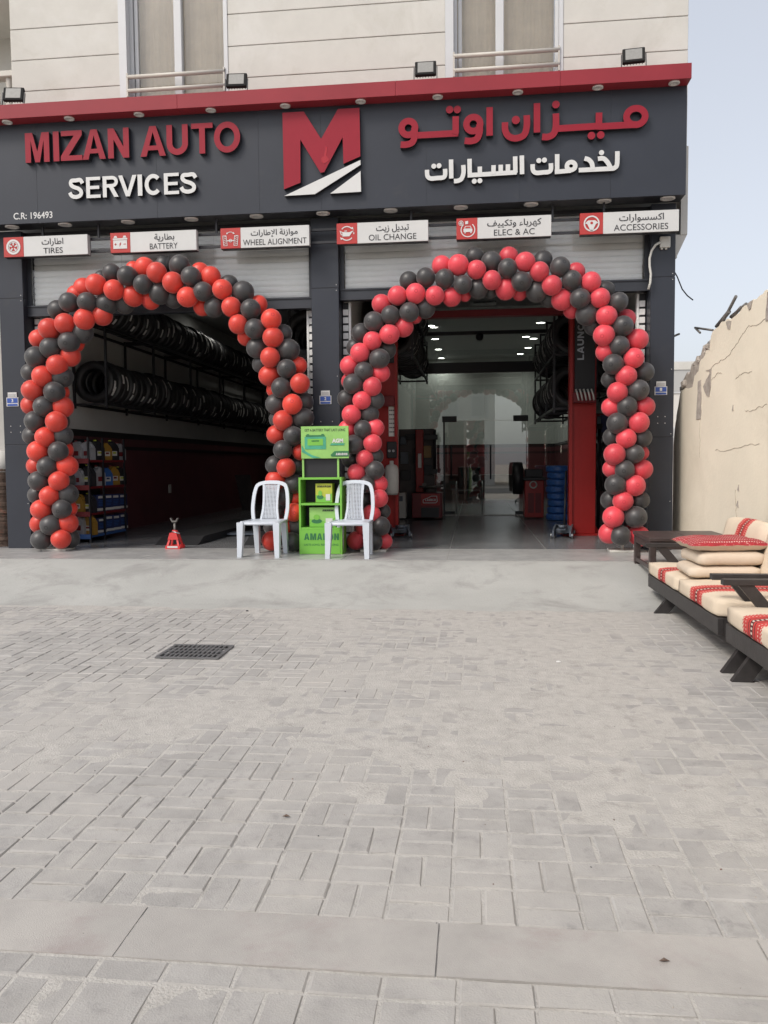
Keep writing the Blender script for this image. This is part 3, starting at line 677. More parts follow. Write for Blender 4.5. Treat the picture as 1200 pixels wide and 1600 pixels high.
def ic_align(mb, x, z, y):
    for s_ in (-1, 1):
        cx = x+s_*.07
        q = [(cx-.022+s_*.006, z+.03), (cx+.022+s_*.006, z+.03), (cx+.022-s_*.006, z-.09), (cx-.022-s_*.006, z-.09)]
        for i in range(4): mb.prism(ribbon([q[i], q[(i+1) % 4]], .006), y-.0003*i, y+.003, 0)
        for k in range(5): mb.prism(ribbon([(cx-.016, z-.075+.022*k), (cx+.016, z-.062+.022*k)], .005), y-.001, y+.003, 0)
    mb.prism(ribbon([(x-.045, z-.03), (x+.045, z-.03)], .01), y, y+.003, 0); ic_ring(mb, x, z-.03, .02, .006, y-.001)
    mb.prism(ribbon(arc(x, z+.02, .055, .055, 135, 45, 8), .006), y, y+.003, 0)
    mb.prism([(x-.055, z+.052), (x-.03, z+.05), (x-.04, z+.074)], y-.001, y+.003, 0); mb.prism([(x+.055, z+.052), (x+.03, z+.05), (x+.04, z+.074)], y-.001, y+.003, 0)
def ic_oil(mb, x, z, y):
    mb.prism([(x-.055, z-.035), (x+.03, z-.035), (x+.062, z+.01), (x+.085, z+.028), (x+.07, z+.03), (x+.03, z+.012), (x-.055, z+.018)], y, y+.003, 0)
    mb.prism([(x-.03, z+.024), (x+.0, z+.024), (x+.0, z+.034), (x-.03, z+.034)], y, y+.003, 0); mb.prism(ribbon([(x-.055, z+.012), (x-.082, z+.028), (x-.07, z-.012), (x-.055, z-.016)], .01), y-.001, y+.003, 0)
    mb.prism(arc(x+.085, z+.0, .008, .012, 0, 360, 10)[:-1], y, y+.003, 0)
    mb.prism(ribbon(arc(x, z, .08, .082, 40, 140, 12), .012), y, y+.003, 0); mb.prism(ribbon(arc(x, z, .08, .082, 220, 320, 12), .012), y, y+.003, 0)
    mb.prism([(x+.075, z+.075), (x+.05, z+.065), (x+.082, z+.04)], y-.001, y+.003, 0); mb.prism([(x-.075, z-.075), (x-.05, z-.065), (x-.082, z-.04)], y-.001, y+.003, 0)
def ic_car(mb, x, z, y):
    mb.prism(ribbon(arc(x+.012, z-.015, .082, .082, 130, 410, 26), .011), y, y+.003, 0)
    mb.prism([(x-.04, z-.04), (x+.064, z-.04), (x+.066, z-.005), (x-.042, z-.005)], y, y+.003, 0)
    mb.prism([(x-.034, z-.002), (x+.058, z-.002), (x+.044, z+.03), (x-.02, z+.03)], y, y+.003, 0)
    for s_ in (-.03, .04): mb.prism([(x+s_, z-.055), (x+s_+.016, z-.055), (x+s_+.016, z-.043), (x+s_, z-.043)], y, y+.003, 0)
    mb.prism([(x-.022, z+.004), (x+.046, z+.004), (x+.038, z+.023), (x-.014, z+.023)], y-.0015, y+.002, 1)
    mb.prism([(x-.02, z+.05), (x+.015, z+.055), (x+.015, z+.09), (x-.02, z+.085)], y-.001, y+.003, 0)
    for k in range(3):
        a = R(60*k); mb.prism(ribbon([(x-.07-.024*math.cos(a), z+.065-.024*math.sin(a)), (x-.07+.024*math.cos(a), z+.065+.024*math.sin(a))], .006), y-.0004*k, y+.003, 0)
    ic_ring(mb, x-.07, z+.065, .03, .005, y-.002)
def ic_wheel(mb, x, z, y):
    ic_ring(mb, x, z, .092, .016, y)
    mb.prism([(x-.078, z+.005), (x-.04, z+.036), (x+.04, z+.036), (x+.078, z+.005), (x+.05, z-.005), (x+.012, z-.085), (x-.012, z-.085), (x-.05, z-.005)], y, y+.003, 0)
    mb.prism(arc(x, z+.006, .016, .016, 0, 360, 14)[:-1], y-.002, y+.002, 1)
SIGNS = [(-5.975, -5.706, -4.848, 'TIRES', 'اطارات', ic_tyre, (-5.44, -5.18), (-5.46, -5.17), 'tyre'), (-4.546, -4.285, -3.426, 'BATTERY', 'بطارية', ic_batt, (-4.03, -3.67), (-3.97, -3.71), 'battery'),
         (-3.116, -2.861, -1.997, 'WHEEL ALIGNMENT', 'موازنة الإطارات', ic_align, (-2.83, -2.03), (-2.73, -2.14), 'wheel alignment'), (-1.655, -1.401, -.536, 'OIL CHANGE', 'تبديل زيت', ic_oil, (-1.26, -.68), (-1.17, -.77), 'oil change'),
         (-.197, .054, .926, 'ELEC & AC', 'كهرباء وتكييف', ic_car, (.25, .73), (.17, .81), 'electrics and cooling'), (1.26, 1.526, 2.392, 'ACCESSORIES', 'اكسسوارات', ic_wheel, (1.65, 2.27), (1.71, 2.22), 'accessories')]
for a, b, c_, en, arb, icf, ex, ax_, what in SIGNS:
    T = thing('service_sign', f'white hanging sign with red icon square reading {en}', 'sign', ((a+c_)/2, 9.95, 3.77), 'service signs under the fascia')
    q = MB(); q.box(b, c_, 9.952, 10.03, 3.772, 4.02, 0, .003); q.box(a+.004, c_-.004, 9.962, 10.048, 3.768, 4.024, 1); q.build('panel', ['panel_white', 'acp_black'], T)
    q = MB(); q.box(a, b, 9.95, 10.03, 3.772, 4.02, 0, .003); q.build('icon_panel', 'icon_red', T)
    q = MB(); icf(q, (a+b)/2, 3.896, 9.945); q.build('icon', ['sign_white', 'icon_red'], T)
    q = MB(); text(q, en, *ex, 3.80, 3.871, 9.949, 0, .006 if en == 'TIRES' else 0); q.build('lettering', 'ink', T)
    q = MB(); text(q, shape_ar(arb), *ax_, 3.888, 3.988, 9.949, 0, .012); q.build('lettering', 'ink', T)

# ================================================================== BALLOON ARCHES
def balloon_mesh(name, m_):
    b = MB(); prof = []
    for i in range(17):
        t = math.pi*i/16; z = math.cos(t); r_ = math.sin(t); 
        if z < 0: r_ *= 1-.10*z*z; z *= 1.10
        prof.append((max(r_, .001), z))
    prof[0] = (.001, .985); prof += [(.03, -1.13), (.05, -1.17), (.001, -1.18)]
    b.lathe(prof, n=26); me_o = b.build(name, m_); me = me_o.data; bpy.data.objects.remove(me_o); return me
BM = {'R': balloon_mesh('balloon', 'bal_red'), 'B': balloon_mesh('balloon', 'bal_black'), 'P': balloon_mesh('balloon', 'bal_red_hazed')}
def parse(s, ox, oy, sc):
    out = []
    for tk in s.split():
        q = tk[1:].split(','); out.append((tk[0], ox+float(q[0])/sc, oy+float(q[1])/sc, float(q[2])/sc, int(q[3])))
    return out
left = parse('''B205,1418,50,0 R305,1415,49,0 B350,1412,45,2 R198,1340,45,2 B255,1345,53,0 R340,1335,48,1 R207,1268,52,0 B310,1265,48,0 R338,1262,45,2
B187,1195,45,2 R250,1197,50,0 B340,1190,48,1 B195,1125,52,0 R295,1124,50,0 B328,1122,45,2 R182,1050,45,2 B238,1052,52,0 R335,1048,51,1 R190,977,53,0 B292,977,50,0 R318,972,45,2
B160,898,45,2 R227,905,51,0 B315,898,47,1 B175,826,52,0 R282,829,54,0 B300,826,45,2 R153,747,45,2 B218,753,52,0 R314,755,51,1 R165,672,54,0 B272,680,52,0 R300,683,44,2
B155,583,45,2 R214,601,54,0 B312,605,51,1 B180,506,54,0 R286,545,53,0 R352,500,49,1 R197,415,46,2 B253,460,53,0 B345,430,53,0 R372,435,45,2 R247,365,54,0 R327,340,54,0 B412,382,51,1
B290,270,47,2 B345,232,49,0 R422,317,53,0 R512,298,48,1 R420,160,48,2 B436,230,50,0 B535,240,53,1 B622,240,47,2 R482,143,53,0 R570,170,52,0 R667,200,50,1 R754,220,46,2
B560,85,43,1 B637,100,51,0 B716,142,49,0 B800,188,51,1 B868,212,46,2 R725,58,47,1 R784,83,52,0 R865,133,53,0 R378,190,40,2 B508,110,36,2 R668,66,38,2''', 0, 400, 3.2)
left += parse('''B22,46,46,2 B98,48,50,1 R138,205,52,0 B155,103,50,0 R200,80,45,2 R254,105,49,1 B215,178,49,0 R312,167,51,0 B345,140,42,2 B272,255,48,1 R212,255,42,2 R357,255,50,0 B415,182,53,1
R492,243,44,2 B453,265,50,0 R392,341,49,0 R432,405,42,2 B474,364,52,0 R556,317,53,0 B484,460,49,1 B615,388,44,2 R565,407,53,0 B642,470,52,1 B505,540,42,2 R551,507,51,0 R690,548,43,2 B633,564,49,0
R548,598,51,1 R575,668,40,2 B606,659,51,0 R700,637,51,0 B718,730,46,2 B580,740,48,1 R662,741,52,0 B715,812,51,1 R614,822,51,0 B590,815,42,2 R583,893,46,1 B665,898,49,0 B614,969,50,0 R705,980,40,1
R631,1058,50,0 B575,1045,45,1 B695,1050,42,2 R580,1122,50,1 B672,1140,47,1 B622,1205,44,1 R690,1210,42,2 R670,1282,48,0 R625,1355,42,1 B690,1350,46,1 R557,1425,49,0 B660,1428,48,0 B560,1355,40,2 B585,1280,40,2''', 250, 400, 3.2)
right = parse('''R545,50,47,1 R628,45,53,0 R718,69,48,0 B710,5,45,2 B793,30,50,1 R795,121,49,0 B728,163,48,1 B650,143,48,0 B559,113,49,0 B465,107,48,0 B380,125,45,1 R323,198,49,0 R414,188,51,0 R510,198,48,0 R594,205,46,1
R660,196,30,2 B790,178,34,2 R866,165,50,1 B874,62,49,0 R880,5,47,2 R962,30,51,0 B943,128,51,0 R935,182,38,2 B1018,178,51,1 R1033,78,51,0 B1050,28,46,2 R1095,147,51,0
R246,242,47,1 B205,328,50,0 B288,296,48,0 B382,281,49,0 B463,262,47,1 R412,308,30,2 R352,355,48,1 R283,391,51,0 B143,385,46,1 B112,458,42,2 R198,424,47,0 B268,468,46,2 B233,513,51,0 R136,484,49,0 R86,548,48,1 R238,587,44,1
B155,576,48,0 R85,625,40,2 B101,640,51,0 R197,653,49,0 B68,713,44,1 R146,721,48,0 B212,722,44,1 R93,793,49,0 B183,790,46,1 R208,860,46,1 B150,866,46,0 R75,865,45,1 B106,942,49,0 R199,936,47,0 B90,1018,42,2 B212,1002,40,1 R160,1013,46,0
B210,1071,48,0 R118,1085,47,0 B168,1140,46,0 R230,1140,43,1 R232,1212,47,0 R193,1289,46,0 B250,1277,36,2 B160,1215,42,2 B240,1350,49,0 R158,1360,42,1 R118,1422,46,1 B205,1427,46,0 R258,1425,38,1''', 520, 400, 3.2)
right += parse('''B155,20,44,2 B240,56,51,0 R320,80,44,2 B299,121,50,0 B185,212,42,2 R250,218,51,1 R395,130,51,0 B340,213,51,0 R298,272,40,2 B375,290,53,1 B468,170,42,2 R440,210,51,0 B532,230,49,0 R473,300,53,0
R572,315,45,2 B405,352,42,2 B555,350,53,0 R460,396,54,0 B537,449,50,0 R625,418,51,1 R468,480,46,1 R608,511,52,0 B506,541,52,0 B662,580,46,1 R571,600,53,0 B492,617,42,2 B632,670,54,0 R527,682,53,0
B575,753,52,0 R662,753,49,1 R498,757,46,1 R634,833,53,0 B526,836,53,0 R571,912,51,0 B650,910,46,1 B505,905,46,2 R513,992,55,0 B614,989,47,0 R648,985,34,2 R500,1065,44,1 B563,1070,51,0 R650,1068,49,1
R614,1148,53,0 B518,1144,53,0 R555,1225,52,0 B640,1220,44,1 B492,1220,46,2 R507,1305,55,0 B619,1305,55,0 R488,1385,51,1 B542,1397,51,0 R636,1400,50,1''', 800, 400, 3.2)
def arch(lst, red, label, cx, nm):
    base = Vector((cx, 9.98, 0))
    T = thing('balloon_arch', label, 'balloon arch', base, 'balloon arches over the shop bays', local=True)
    pos = []
    for k, x, y, r_, ly in lst:
        Y = (9.86, 9.95, 10.04)[ly]; q = at(x, y, Y=Y); d = (q-Vector((0, 0, EYE))).dot(AX[2])
        pos.append((k, q, r_*d/F*(1.0 if ly == 0 else 1.06), ly))
    order = sorted(range(len(pos)), key=lambda i: (pos[i][3], -pos[i][2]))
    rest = MB(); path = sorted(pos, key=lambda p: p[1].z)
    for rank, i in enumerate(order):
        k, q, r_, ly = pos[i]
        near = [p[1] for p in pos if (p[1]-q).length < .42]; c = sum(near, Vector())/len(near); c.y = 10.02
        ax = (q-c); ax.y = -.30 if ly == 0 else (-.06 if ly == 1 else .08)
        ax += Vector((random.uniform(-.06, .06), random.uniform(-.05, .03), random.uniform(-.06, .06)))
        rot = ax.normalized().to_track_quat('Z', 'Y').to_matrix().to_4x4()
        if q.z-r_ < .0: q.z = r_+.002
        mx = Matrix.Translation(q-base) @ rot @ Matrix.Diagonal((r_*random.uniform(.97, 1.02), r_*random.uniform(.97, 1.02), r_*random.uniform(1.0, 1.07), 1))
        key = 'B' if k == 'B' else red
        if rank < 98:
            o = bpy.data.objects.new('balloon', BM[key]); COL.objects.link(o); o.parent = T; o.matrix_local = mx
        else:
            me = BM[key]; rest.add([mx @ v.co for v in me.vertices], [list(p.vertices) for p in me.polygons], 0 if key == 'B' else 1, True)
    if rest.v:
        o = rest.build('balloons_behind', ['bal_black', M['bal_red'] if red == 'R' else M['bal_red_hazed']], T); o['kind'] = 'stuff'
    # the thin pipe the clusters are tied to, and a foot at each end
    xs = [p[1].x for p in pos]; xl, xr = min(xs), max(xs); low = [p[1].x for p in pos if p[1].z < .6]
    a_ = sum(x_ for x_ in low if x_ < (xl+xr)/2)/max(1, len([1 for x_ in low if x_ < (xl+xr)/2])); b_ = sum(x_ for x_ in low if x_ > (xl+xr)/2)/max(1, len([1 for x_ in low if x_ > (xl+xr)/2]))
    f = MB()
    for x_ in (a_, b_): f.box(x_-.16-cx, x_+.16-cx, -.12, .14, 0, .03, 0, .006); f.cyl((x_-cx, 0, .03), (x_-cx, 0, .25), .02, n=10)
    f.build('foot', 'off_white', T)
    return T
arch(left, 'R', 'arch of red and black balloons around the left bay with the tyre racks', -4.0, 'l')
arch(right, 'P', 'arch of red and black balloons around the right bay with the glass doors', .3, 'r')

# ================================================================== THINGS ON THE FACADE
for a, b, z0, z1, num, lab in ((-6.158, -5.99, 1.89, 2.055, '3', 'small blue and white plate numbered 3 on the left pillar'), (-1.942, -1.789, 1.848, 2.0, '2', 'small blue and white plate numbered 2 on the middle pillar'),
                               (2.187, 2.336, 1.89, 2.035, '1', 'small blue and white plate numbered 1 on the right pillar')):
    T = thing('number_plate', lab, 'number plate', ((a+b)/2, 10.2, z0), 'numbered plates on the pillars')
    h = z1-z0
    q = MB(); q.box(a, b, 10.19, 10.196, z0, z0+.72*h, 0, .002); q.box(a+.14*(b-a), b-.12*(b-a), 10.186, 10.196, z0+.725*h, z1+.02, 0); q.build('plate', 'sign_white', T)
    q = MB(); q.box(a+.01, b-.01, 10.1875, 10.189, z0+.27*h, z0+.66*h); q.box(a+.012, b-.012, 10.1875, 10.189, z0+.04*h, z0+.2*h); q.build('print', 'plate_blue', T)
    q = MB(); cx = (a+b)/2; text(q, num, cx-.014, cx+.014, z0+.33*h, z0+.60*h, 10.186, 0, .02); q.build('number', 'sign_white', T)
    q = MB()
    for k in range(3): q.box(a+.03, b-.03, 10.1845, 10.1855, z0+(.78+.09*k)*h, z0+(.80+.09*k)*h)
    q.build('print', 'ink', T)
T = thing('junction_box', 'white electrical box with white conduit high on the right pillar', 'electrical box', (2.28, 10.2, 3.6))
q = MB(); q.box(2.225, 2.345, 10.15, 10.2, 3.64, 3.77, 0, .006); q.cyl((2.25, 10.175, 3.62), (2.25, 10.175, 3.64), .014, n=10); q.cyl((2.30, 10.175, 3.62), (2.30, 10.175, 3.64), .014, n=10); q.build('box', 'off_white', T)
q = MB(); q.tube([at(x_, y_, Y=10.14) for x_, y_ in ((1032, 378), (1024, 383), (1018, 392), (1015, 404), (1015, 416), (1017, 428), (1016, 442), (1013, 452))], .014, 10); q.build('conduit', 'off_white', T)
q = MB(); q.tube([at(x_, y_, Y=11.0) for x_, y_ in ((1050, 418), (1058, 432), (1066, 452), (1074, 462), (1083, 469))], .008, 6); tag(q.build('wire', 'ink'), 'thin dark wire dangling beside the right pillar against the sky', 'wire')

# ================================================================== DISPLAY STAND
T = thing('display_stand', 'bright green battery display stand with printed header between two balloon columns', 'display stand', (-1.8, 9.75, 0))
A, Bx, Y0, Y1 = -2.1, -1.575, 9.6, 9.93
q = MB(); q.box(A, A+.022, Y0, Y1, 0, .905, 0); q.box(Bx-.022, Bx, Y0, Y1, 0, .905, 0); q.box(A, Bx, Y0, Y1, .905, .93, 0)
q.box(A+.022, Bx-.022, Y0+.004, Y1, .30, .325, 0); q.box(A+.022, Bx-.022, Y0+.004, Y1, .595, .62, 0); q.box(A+.022, Bx-.022, Y1-.01, Y1, 0, .904, 1); q.build('cabinet', ['green', 'acp_black'], T)  # black rear sheet is added to make the open compartments dark
q = MB(); q.box(A+.0225, Bx-.0225, Y0-.004, Y0+.003, .005, .299, 0); f = q.build('front_panel', 'green', T)
q = MB(); caps(q, 'AMARON', A+.06, Bx-.04, .175, .255, Y0-.007, 0); q.build('lettering', 'green_dark', T)
q = MB(); text(q, 'LASTS LONG, REALLY LONG.', A+.06, Bx-.04, .103, .130, Y0-.006, 0, .01); q.build('lettering', 'green_dark', T)
for x_ in (A+.035, Bx-.06): q = MB(); q.box(x_, x_+.022, 9.66, 9.69, .93, 1.16); q.build('post', 'green_pale', T)
q = MB(); q.box(A+.03, Bx-.035, 9.70, 9.706, .931, 1.157); q.build('back_panel', 'acp_black', T)  # dark sheet added behind the open frame, standing in for the gloom there
q = MB(); q.box(A+.03, -1.49, 9.64, 9.66, 1.158, 1.545, 0, .002); h = q.build('header', 'green_pale', T)
q = MB(); text(q, 'GET A BATTERY THAT LAST LONG', A+.075, -1.53, 1.483, 1.514, 9.638, 0, .012); q.build('lettering', 'ink', h)
q = MB(); q.box(-2.025, -1.765, 9.636, 9.639, 1.27, 1.42, 0); q.box(-2.01, -1.78, 9.634, 9.639, 1.42, 1.44, 1); q.box(-1.99, -1.80, 9.633, 9.635, 1.315, 1.395, 2)
for x_ in (-2.0, -1.82): q.box(x_, x_+.03, 9.634, 9.639, 1.44, 1.452, 1)
q.prism([(-2.062, 1.32), (-2.02, 1.25), (-1.94, 1.2), (-1.83, 1.165), (-1.93, 1.165), (-2.062, 1.24)], 9.634, 9.6385, 0); q.build('battery_picture', ['teal', 'green_dark', 'green'], h)
q = MB(); caps(q, 'AMARON', -1.94, -1.85, 1.362, 1.378, 9.630, 0); caps(q, 'AMARON', -1.645, -1.505, 1.195, 1.222, 9.630, 1); text(q, 'AGM', -1.69, -1.555, 1.345, 1.395, 9.637, 1, .05)
q.prism([(-1.70, 1.18), (-1.49, 1.18), (-1.49, 1.245), (-1.66, 1.245), (-1.71, 1.2)], 9.634, 9.6385, 0); q.prism([(-1.715, 1.315), (-1.55, 1.315), (-1.535, 1.338), (-1.70, 1.338)], 9.634, 9.6385, 2); q.build('lettering', ['green_dark', 'sign_white', 'teal'], h)
for (x0, x1, z0, z1, m1, lab) in ((-1.905, -1.70, .622, .855, 'yellow', 'tall green and yellow battery box on the upper shelf of the stand'), (-1.985, -1.66, .327, .565, 'green_pale', 'wide green battery box on the lower shelf of the stand')):
    D = thing('battery_box', lab, 'box', ((x0+x1)/2, 9.75, z0), 'battery boxes on the green stand')
    q = MB(); q.box(x0, x1, 9.66, 9.86, z0, z1, 0, .003); q.build('carton', 'yellow' if m1 == 'yellow' else 'green_pale', D)
    q = MB(); w_ = x1-x0; h_ = z1-z0; q.prism([(x0+.004, z0+.004), (x1-.004, z0+.004), (x1-.004, z0+.5*h_), (x0+.6*w_, z0+.28*h_), (x0+.004, z0+.42*h_)], 9.657, 9.6595, 0)
    q.prism(arc(x0+.28*w_, z0+.5*h_, .12*w_, .14*h_, 0, 360, 16)[:-1], 9.6545, 9.6565, 0); q.prism(arc(x0+.28*w_, z0+.3*h_, .2*w_, .12*h_, 0, 360, 16)[:-1], 9.655, 9.657, 1)
    q.box(x0+.62*w_, x0+.88*w_, 9.653, 9.656, z0+.12*h_, z0+.45*h_, 2); q.build('print', ['green', 'green_dark', 'sign_white'], D)
    q = MB(); caps(q, 'AMARON', x0+.1*w_ if m1 == 'yellow' else x0+.5*w_, x1-.08*w_, z0+.8*h_, z0+.9*h_, 9.656, 0); q.build('lettering', 'ink', D)

# ================================================================== PLASTIC CHAIRS
def chair(base, rz, label):
    T = thing('plastic_chair', label, 'chair', base, 'white plastic chairs', local=True); T.rotation_euler = (0, 0, rz)
    s_ = MB()            # dished seat with rolled front
    n = 12; vs = []
    for j in range(n+1):
        y = -.22+.43*j/n
        for i in range(n+1):
            u = -1+2*i/n; hw = .225-.03*j/n
            vs.append((u*hw, y, .425-.012*(1-u*u)*math.sin(math.pi*j/n)-.03*max(0, 1-j/1.5)**2-.018*max(0, abs(u)-.8)/.2))
    s_.add(vs, [(j*(n+1)+i, j*(n+1)+i+1, (j+1)*(n+1)+i+1, (j+1)*(n+1)+i) for j in range(n) for i in range(n)], 0, True)
    s_.tube([(-.215, .2, .405)]+[(-.225, -.2, .405), (-.20, -.225, .395), (.20, -.225, .395), (.225, -.2, .405), (.215, .2, .405)], .018, 8); s_.build('seat', 'white_plastic', T)
    for sx in (-1, 1):
        l1 = MB(); q = [(sx*.222, -.215, .41), (sx*.226, -.225, .2), (sx*.232, -.24, 0)]
        for k in range(2):
            p0, p1 = q[k], q[k+1]; w0 = (.040, .033, .027)[k]; w1 = (.040, .033, .027)[k+1]
            vs = [(p[0]+a*w_, p[1]+b*w_, p[2]) for p, w_ in ((p0, w0), (p1, w1)) for a, b in ((-1, -1), (1, -1), (1, 1), (-1, 1))]
            l1.add(vs, [(0, 1, 5, 4), (1, 2, 6, 5), (2, 3, 7, 6), (3, 0, 4, 7), (0, 3, 2, 1), (4, 5, 6, 7)])
        l1.build('leg', 'white_plastic', T)
        l2 = MB(); q = [(sx*.175, .2, .42), (sx*.18, .23, .2), (sx*.182, .255, 0)]
        for k in range(2):
            p0, p1 = q[k], q[k+1]; w0 = (.036, .032, .026)[k]; w1 = (.036, .032, .026)[k+1]
            vs = [(p[0]+a*w_, p[1]+b*w_, p[2]) for p, w_ in ((p0, w0), (p1, w1)) for a, b in ((-1, -1), (1, -1), (1, 1), (-1, 1))]
            l2.add(vs, [(0, 1, 5, 4), (1, 2, 6, 5), (2, 3, 7, 6), (3, 0, 4, 7), (0, 3, 2, 1), (4, 5, 6, 7)])
        l2.build('leg', 'white_plastic', T)
    b = MB()             # hooped back: a flat ribbon frame bent backwards
    yb = lambda z: .19+.10*((z-.42)/.45)
    path = [(-.205, .42), (-.222, .55), (-.215, .70), (-.195, .80), (-.165, .845), (-.09, .868), (0, .873), (.09, .868), (.165, .845), (.195, .80), (.215, .70), (.222, .55), (.205, .42)]
    P2 = smooth_path(path, 4); rb = ribbon(P2, .042); m_ = len(P2)
    L, Rr = rb[:m_], rb[m_:][::-1]; vs = []
    for (a, c) in zip(L, Rr): vs += [(a[0], yb(a[1])-.014, a[1]), (c[0], yb(c[1])-.014, c[1]), (c[0], yb(c[1])+.014, c[1]), (a[0], yb(a[1])+.014, a[1])]
    fs = []
    for i in range(m_-1):
        for k in range(4): fs.append((i*4+k, i*4+(k+1) % 4, (i+1)*4+(k+1) % 4, (i+1)*4+k))
    b.add(vs, fs, 0, False); b.build('back_frame', 'white_plastic', T)
    b = MB()             # perforated splat
    def strip(x0, z0, x1, z1, wd, th=.006):
        for p in [ribbon([(x0, z0), (x1, z1)], wd)]:
            vs = [(a, yb(c)-th, c) for a, c in p]+[(a, yb(c)+th, c) for a, c in p]
            b.add(vs, [(0, 1, 2, 3), (7, 6, 5, 4), (0, 4, 5, 1), (1, 5, 6, 2), (2, 6, 7, 3), (3, 7, 4, 0)])
    hwz = lambda z: .098-.012*math.sin(math.pi*(z-.42)/.44)+.02*max(0, (.55-z)/.13)*.5
    for sx in (-1, 1):
        zz = [.415+.445*k/10 for k in range(11)]
        for k in range(10): strip(sx*hwz(zz[k]), zz[k], sx*hwz(zz[k+1]), zz[k+1]+.002, .026, .011)
    for k in range(9): x_ = -.072+.018*k; strip(x_*1.05, .43, x_, .855, .007, .0045)
    for k in range(26): z_ = .435+.0160*k; strip(-hwz(z_), z_, hwz(z_), z_, .006, .005)
    b.build('lattice_panel', 'white_plastic', T)
    return T
ch = chair((-2.5, 9.50, 0), R(-4), 'white plastic chair standing left of the green battery stand')
c2 = copy_tree(ch); c2.location = (-1.435, 9.42, 0); c2.rotation_euler = (0, 0, R(-3)); c2['label'] = 'white plastic chair standing in front of the green stand at its right side'

# ================================================================== GARAGE CONTENTS
# --- tyres
def tyre_mesh(R_=.32, W=.205, hole=.20):
    b = MB(); hw = W/2
    prof = [(hole, -hw*.72), (hole+.012, -hw*.86), (hole+.045, -hw*.98), (R_-.055, -hw*1.0), (R_-.02, -hw*.92), (R_-.004, -hw*.74)]
    for k in range(5):
        y = -hw*.62+k*hw*.31
        prof += [(R_, y-.010), (R_, y+.010), (R_-.009, y+.014), (R_-.009, y+hw*.31-.014)] if k < 4 else [(R_, y-.01), (R_, y+.01)]
    prof += [(R_-.004, hw*.74), (R_-.02, hw*.92), (R_-.055, hw), (hole+.045, hw*.98), (hole+.012, hw*.86), (hole, hw*.72)]
    b.lathe(prof, n=44, axis='Y', close=True); o = b.build('tyre', 'rubber'); me = o.data; bpy.data.objects.remove(o); return me
TY = tyre_mesh()
def label_mesh(a0, a1, y0, y1):
    b = MB(); n = 6
    vs = [(.3265*math.cos(R(a0+(a1-a0)*i/n)), y, .3265*math.sin(R(a0+(a1-a0)*i/n))) for i in range(n+1) for y in (y0, y1)]
    b.add(vs, [(2*i, 2*i+1, 2*i+3, 2*i+2) for i in range(n)], 0, True); o = b.build('paper_label', 'paper'); me = o.data; bpy.data.objects.remove(o); return me
LM = [label_mesh(-8, 16, -.04, .035), label_mesh(-38, -12, -.035, .03), label_mesh(-24, 4, -.055, .0), label_mesh(-46, -28, -.03, .04), label_mesh(10, 36, -.035, .02), label_mesh(-20, 20, -.03, .01)]
LM2 = [label_mesh(180-14, 180+8, -.03, .03), label_mesh(190, 212, -.03, .025)]
def tyre_row(x, z, y0, n, dy, label, group, p_lab, lms, tilt=0, wrap=None):
    for i in range(n):
        o = bpy.data.objects.new('tyre', TY); COL.objects.link(o); s_ = random.uniform(.95, 1.04)
        o.location = (x+random.uniform(-.01, .01), y0+dy*i+random.uniform(-.015, .015), z+.32*s_); o.scale = (s_, random.uniform(.9, 1.0), s_)
        o.rotation_euler = (R(random.uniform(-3, 3)), R(random.uniform(-180, 180)) if not lms else R(random.uniform(-7, 7)), R(random.uniform(-3, 3)))
        tag(o, label, 'tyre', group)
        if lms and random.random() < p_lab:
            for lm in random.sample(lms, 2 if random.random() < .6 and len(lms) > 1 else 1):
                q = bpy.data.objects.new('paper_label', lm); COL.objects.link(q); q.parent = o
def rack(label, x0, x1, y0, y1, levels, ztop, name='tyre_rack', posts=4, zlow=None):
    T = thing(name, label, 'tyre rack', ((x0+x1)/2, (y0+y1)/2, levels[0]), 'tyre racks on the garage walls')
    for z in levels:
        q = MB()
        for xx in (x0, x1-.03): q.box(xx, xx+.03, y0, y1, z-.04, z)
        q.build('rail', 'rack', T)
    for k in range(posts+1):
        y = y0+(y1-y0)*k/posts; q = MB()
        for xx in (x0, x1-.032): q.box(xx, xx+.032, y-.016, y+.016, (zlow or levels[0]-.08), ztop)
        for z in list(levels)+[ztop]: q.box(x0, x1, y-.0155, y+.0155, z-.036, z-.004)
        q.build('post', 'rack', T)
    return T
rack('long black tyre rack on the left garage wall', -5.93, -5.40, 11.58, 22.5, (2.03, 3.17), 3.2, posts=6)
tyre_row(-5.66, 2.04, 11.76, 48, .222, 'black tyre with white paper label on the lower tier of the left wall rack', 'tyres on the lower tier of the left wall rack', .8, LM)
tyre_row(-5.66, 3.18, 11.72, 48, .222, 'black tyre with white paper label on the upper tier of the left wall rack', 'tyres on the upper tier of the left wall rack', .75, LM)
rack('black tyre rack on the left bay side of the partition wall', -2.52, -2.0, 11.0, 16.0, (2.55, 3.3), 3.35, posts=3)
tyre_row(-2.28, 2.56, 11.2, 12, .36, 'black tyre on the partition rack facing the left bay', 'tyres on the partition rack in the left bay', .9, LM2)
tyre_row(-2.28, 3.31, 11.2, 12, .36, 'black tyre on top of the partition rack facing the left bay', 'tyres on top of the partition rack in the left bay', .9, LM2)
rack('black tyre rack on the right bay side of the partition wall', -1.50, -.92, 12.6, 16.6, (2.78, 3.5), 3.55, posts=3)
tyre_row(-1.21, 2.79, 12.8, 17, .225, 'black tyre on the rack left of the glass office front', 'tyres on the rack left of the glass office front', .5, LM)
tyre_row(-1.21, 3.51, 12.8, 17, .225, 'black tyre on the top tier of the rack left of the glass office front', 'tyres on the top tier left of the glass office front', .4, LM)
rack('black tyre rack on the right wall behind the red lift column', 1.22, 1.80, 12.75, 16.6, (1.93, 2.75), 3.45, posts=3)
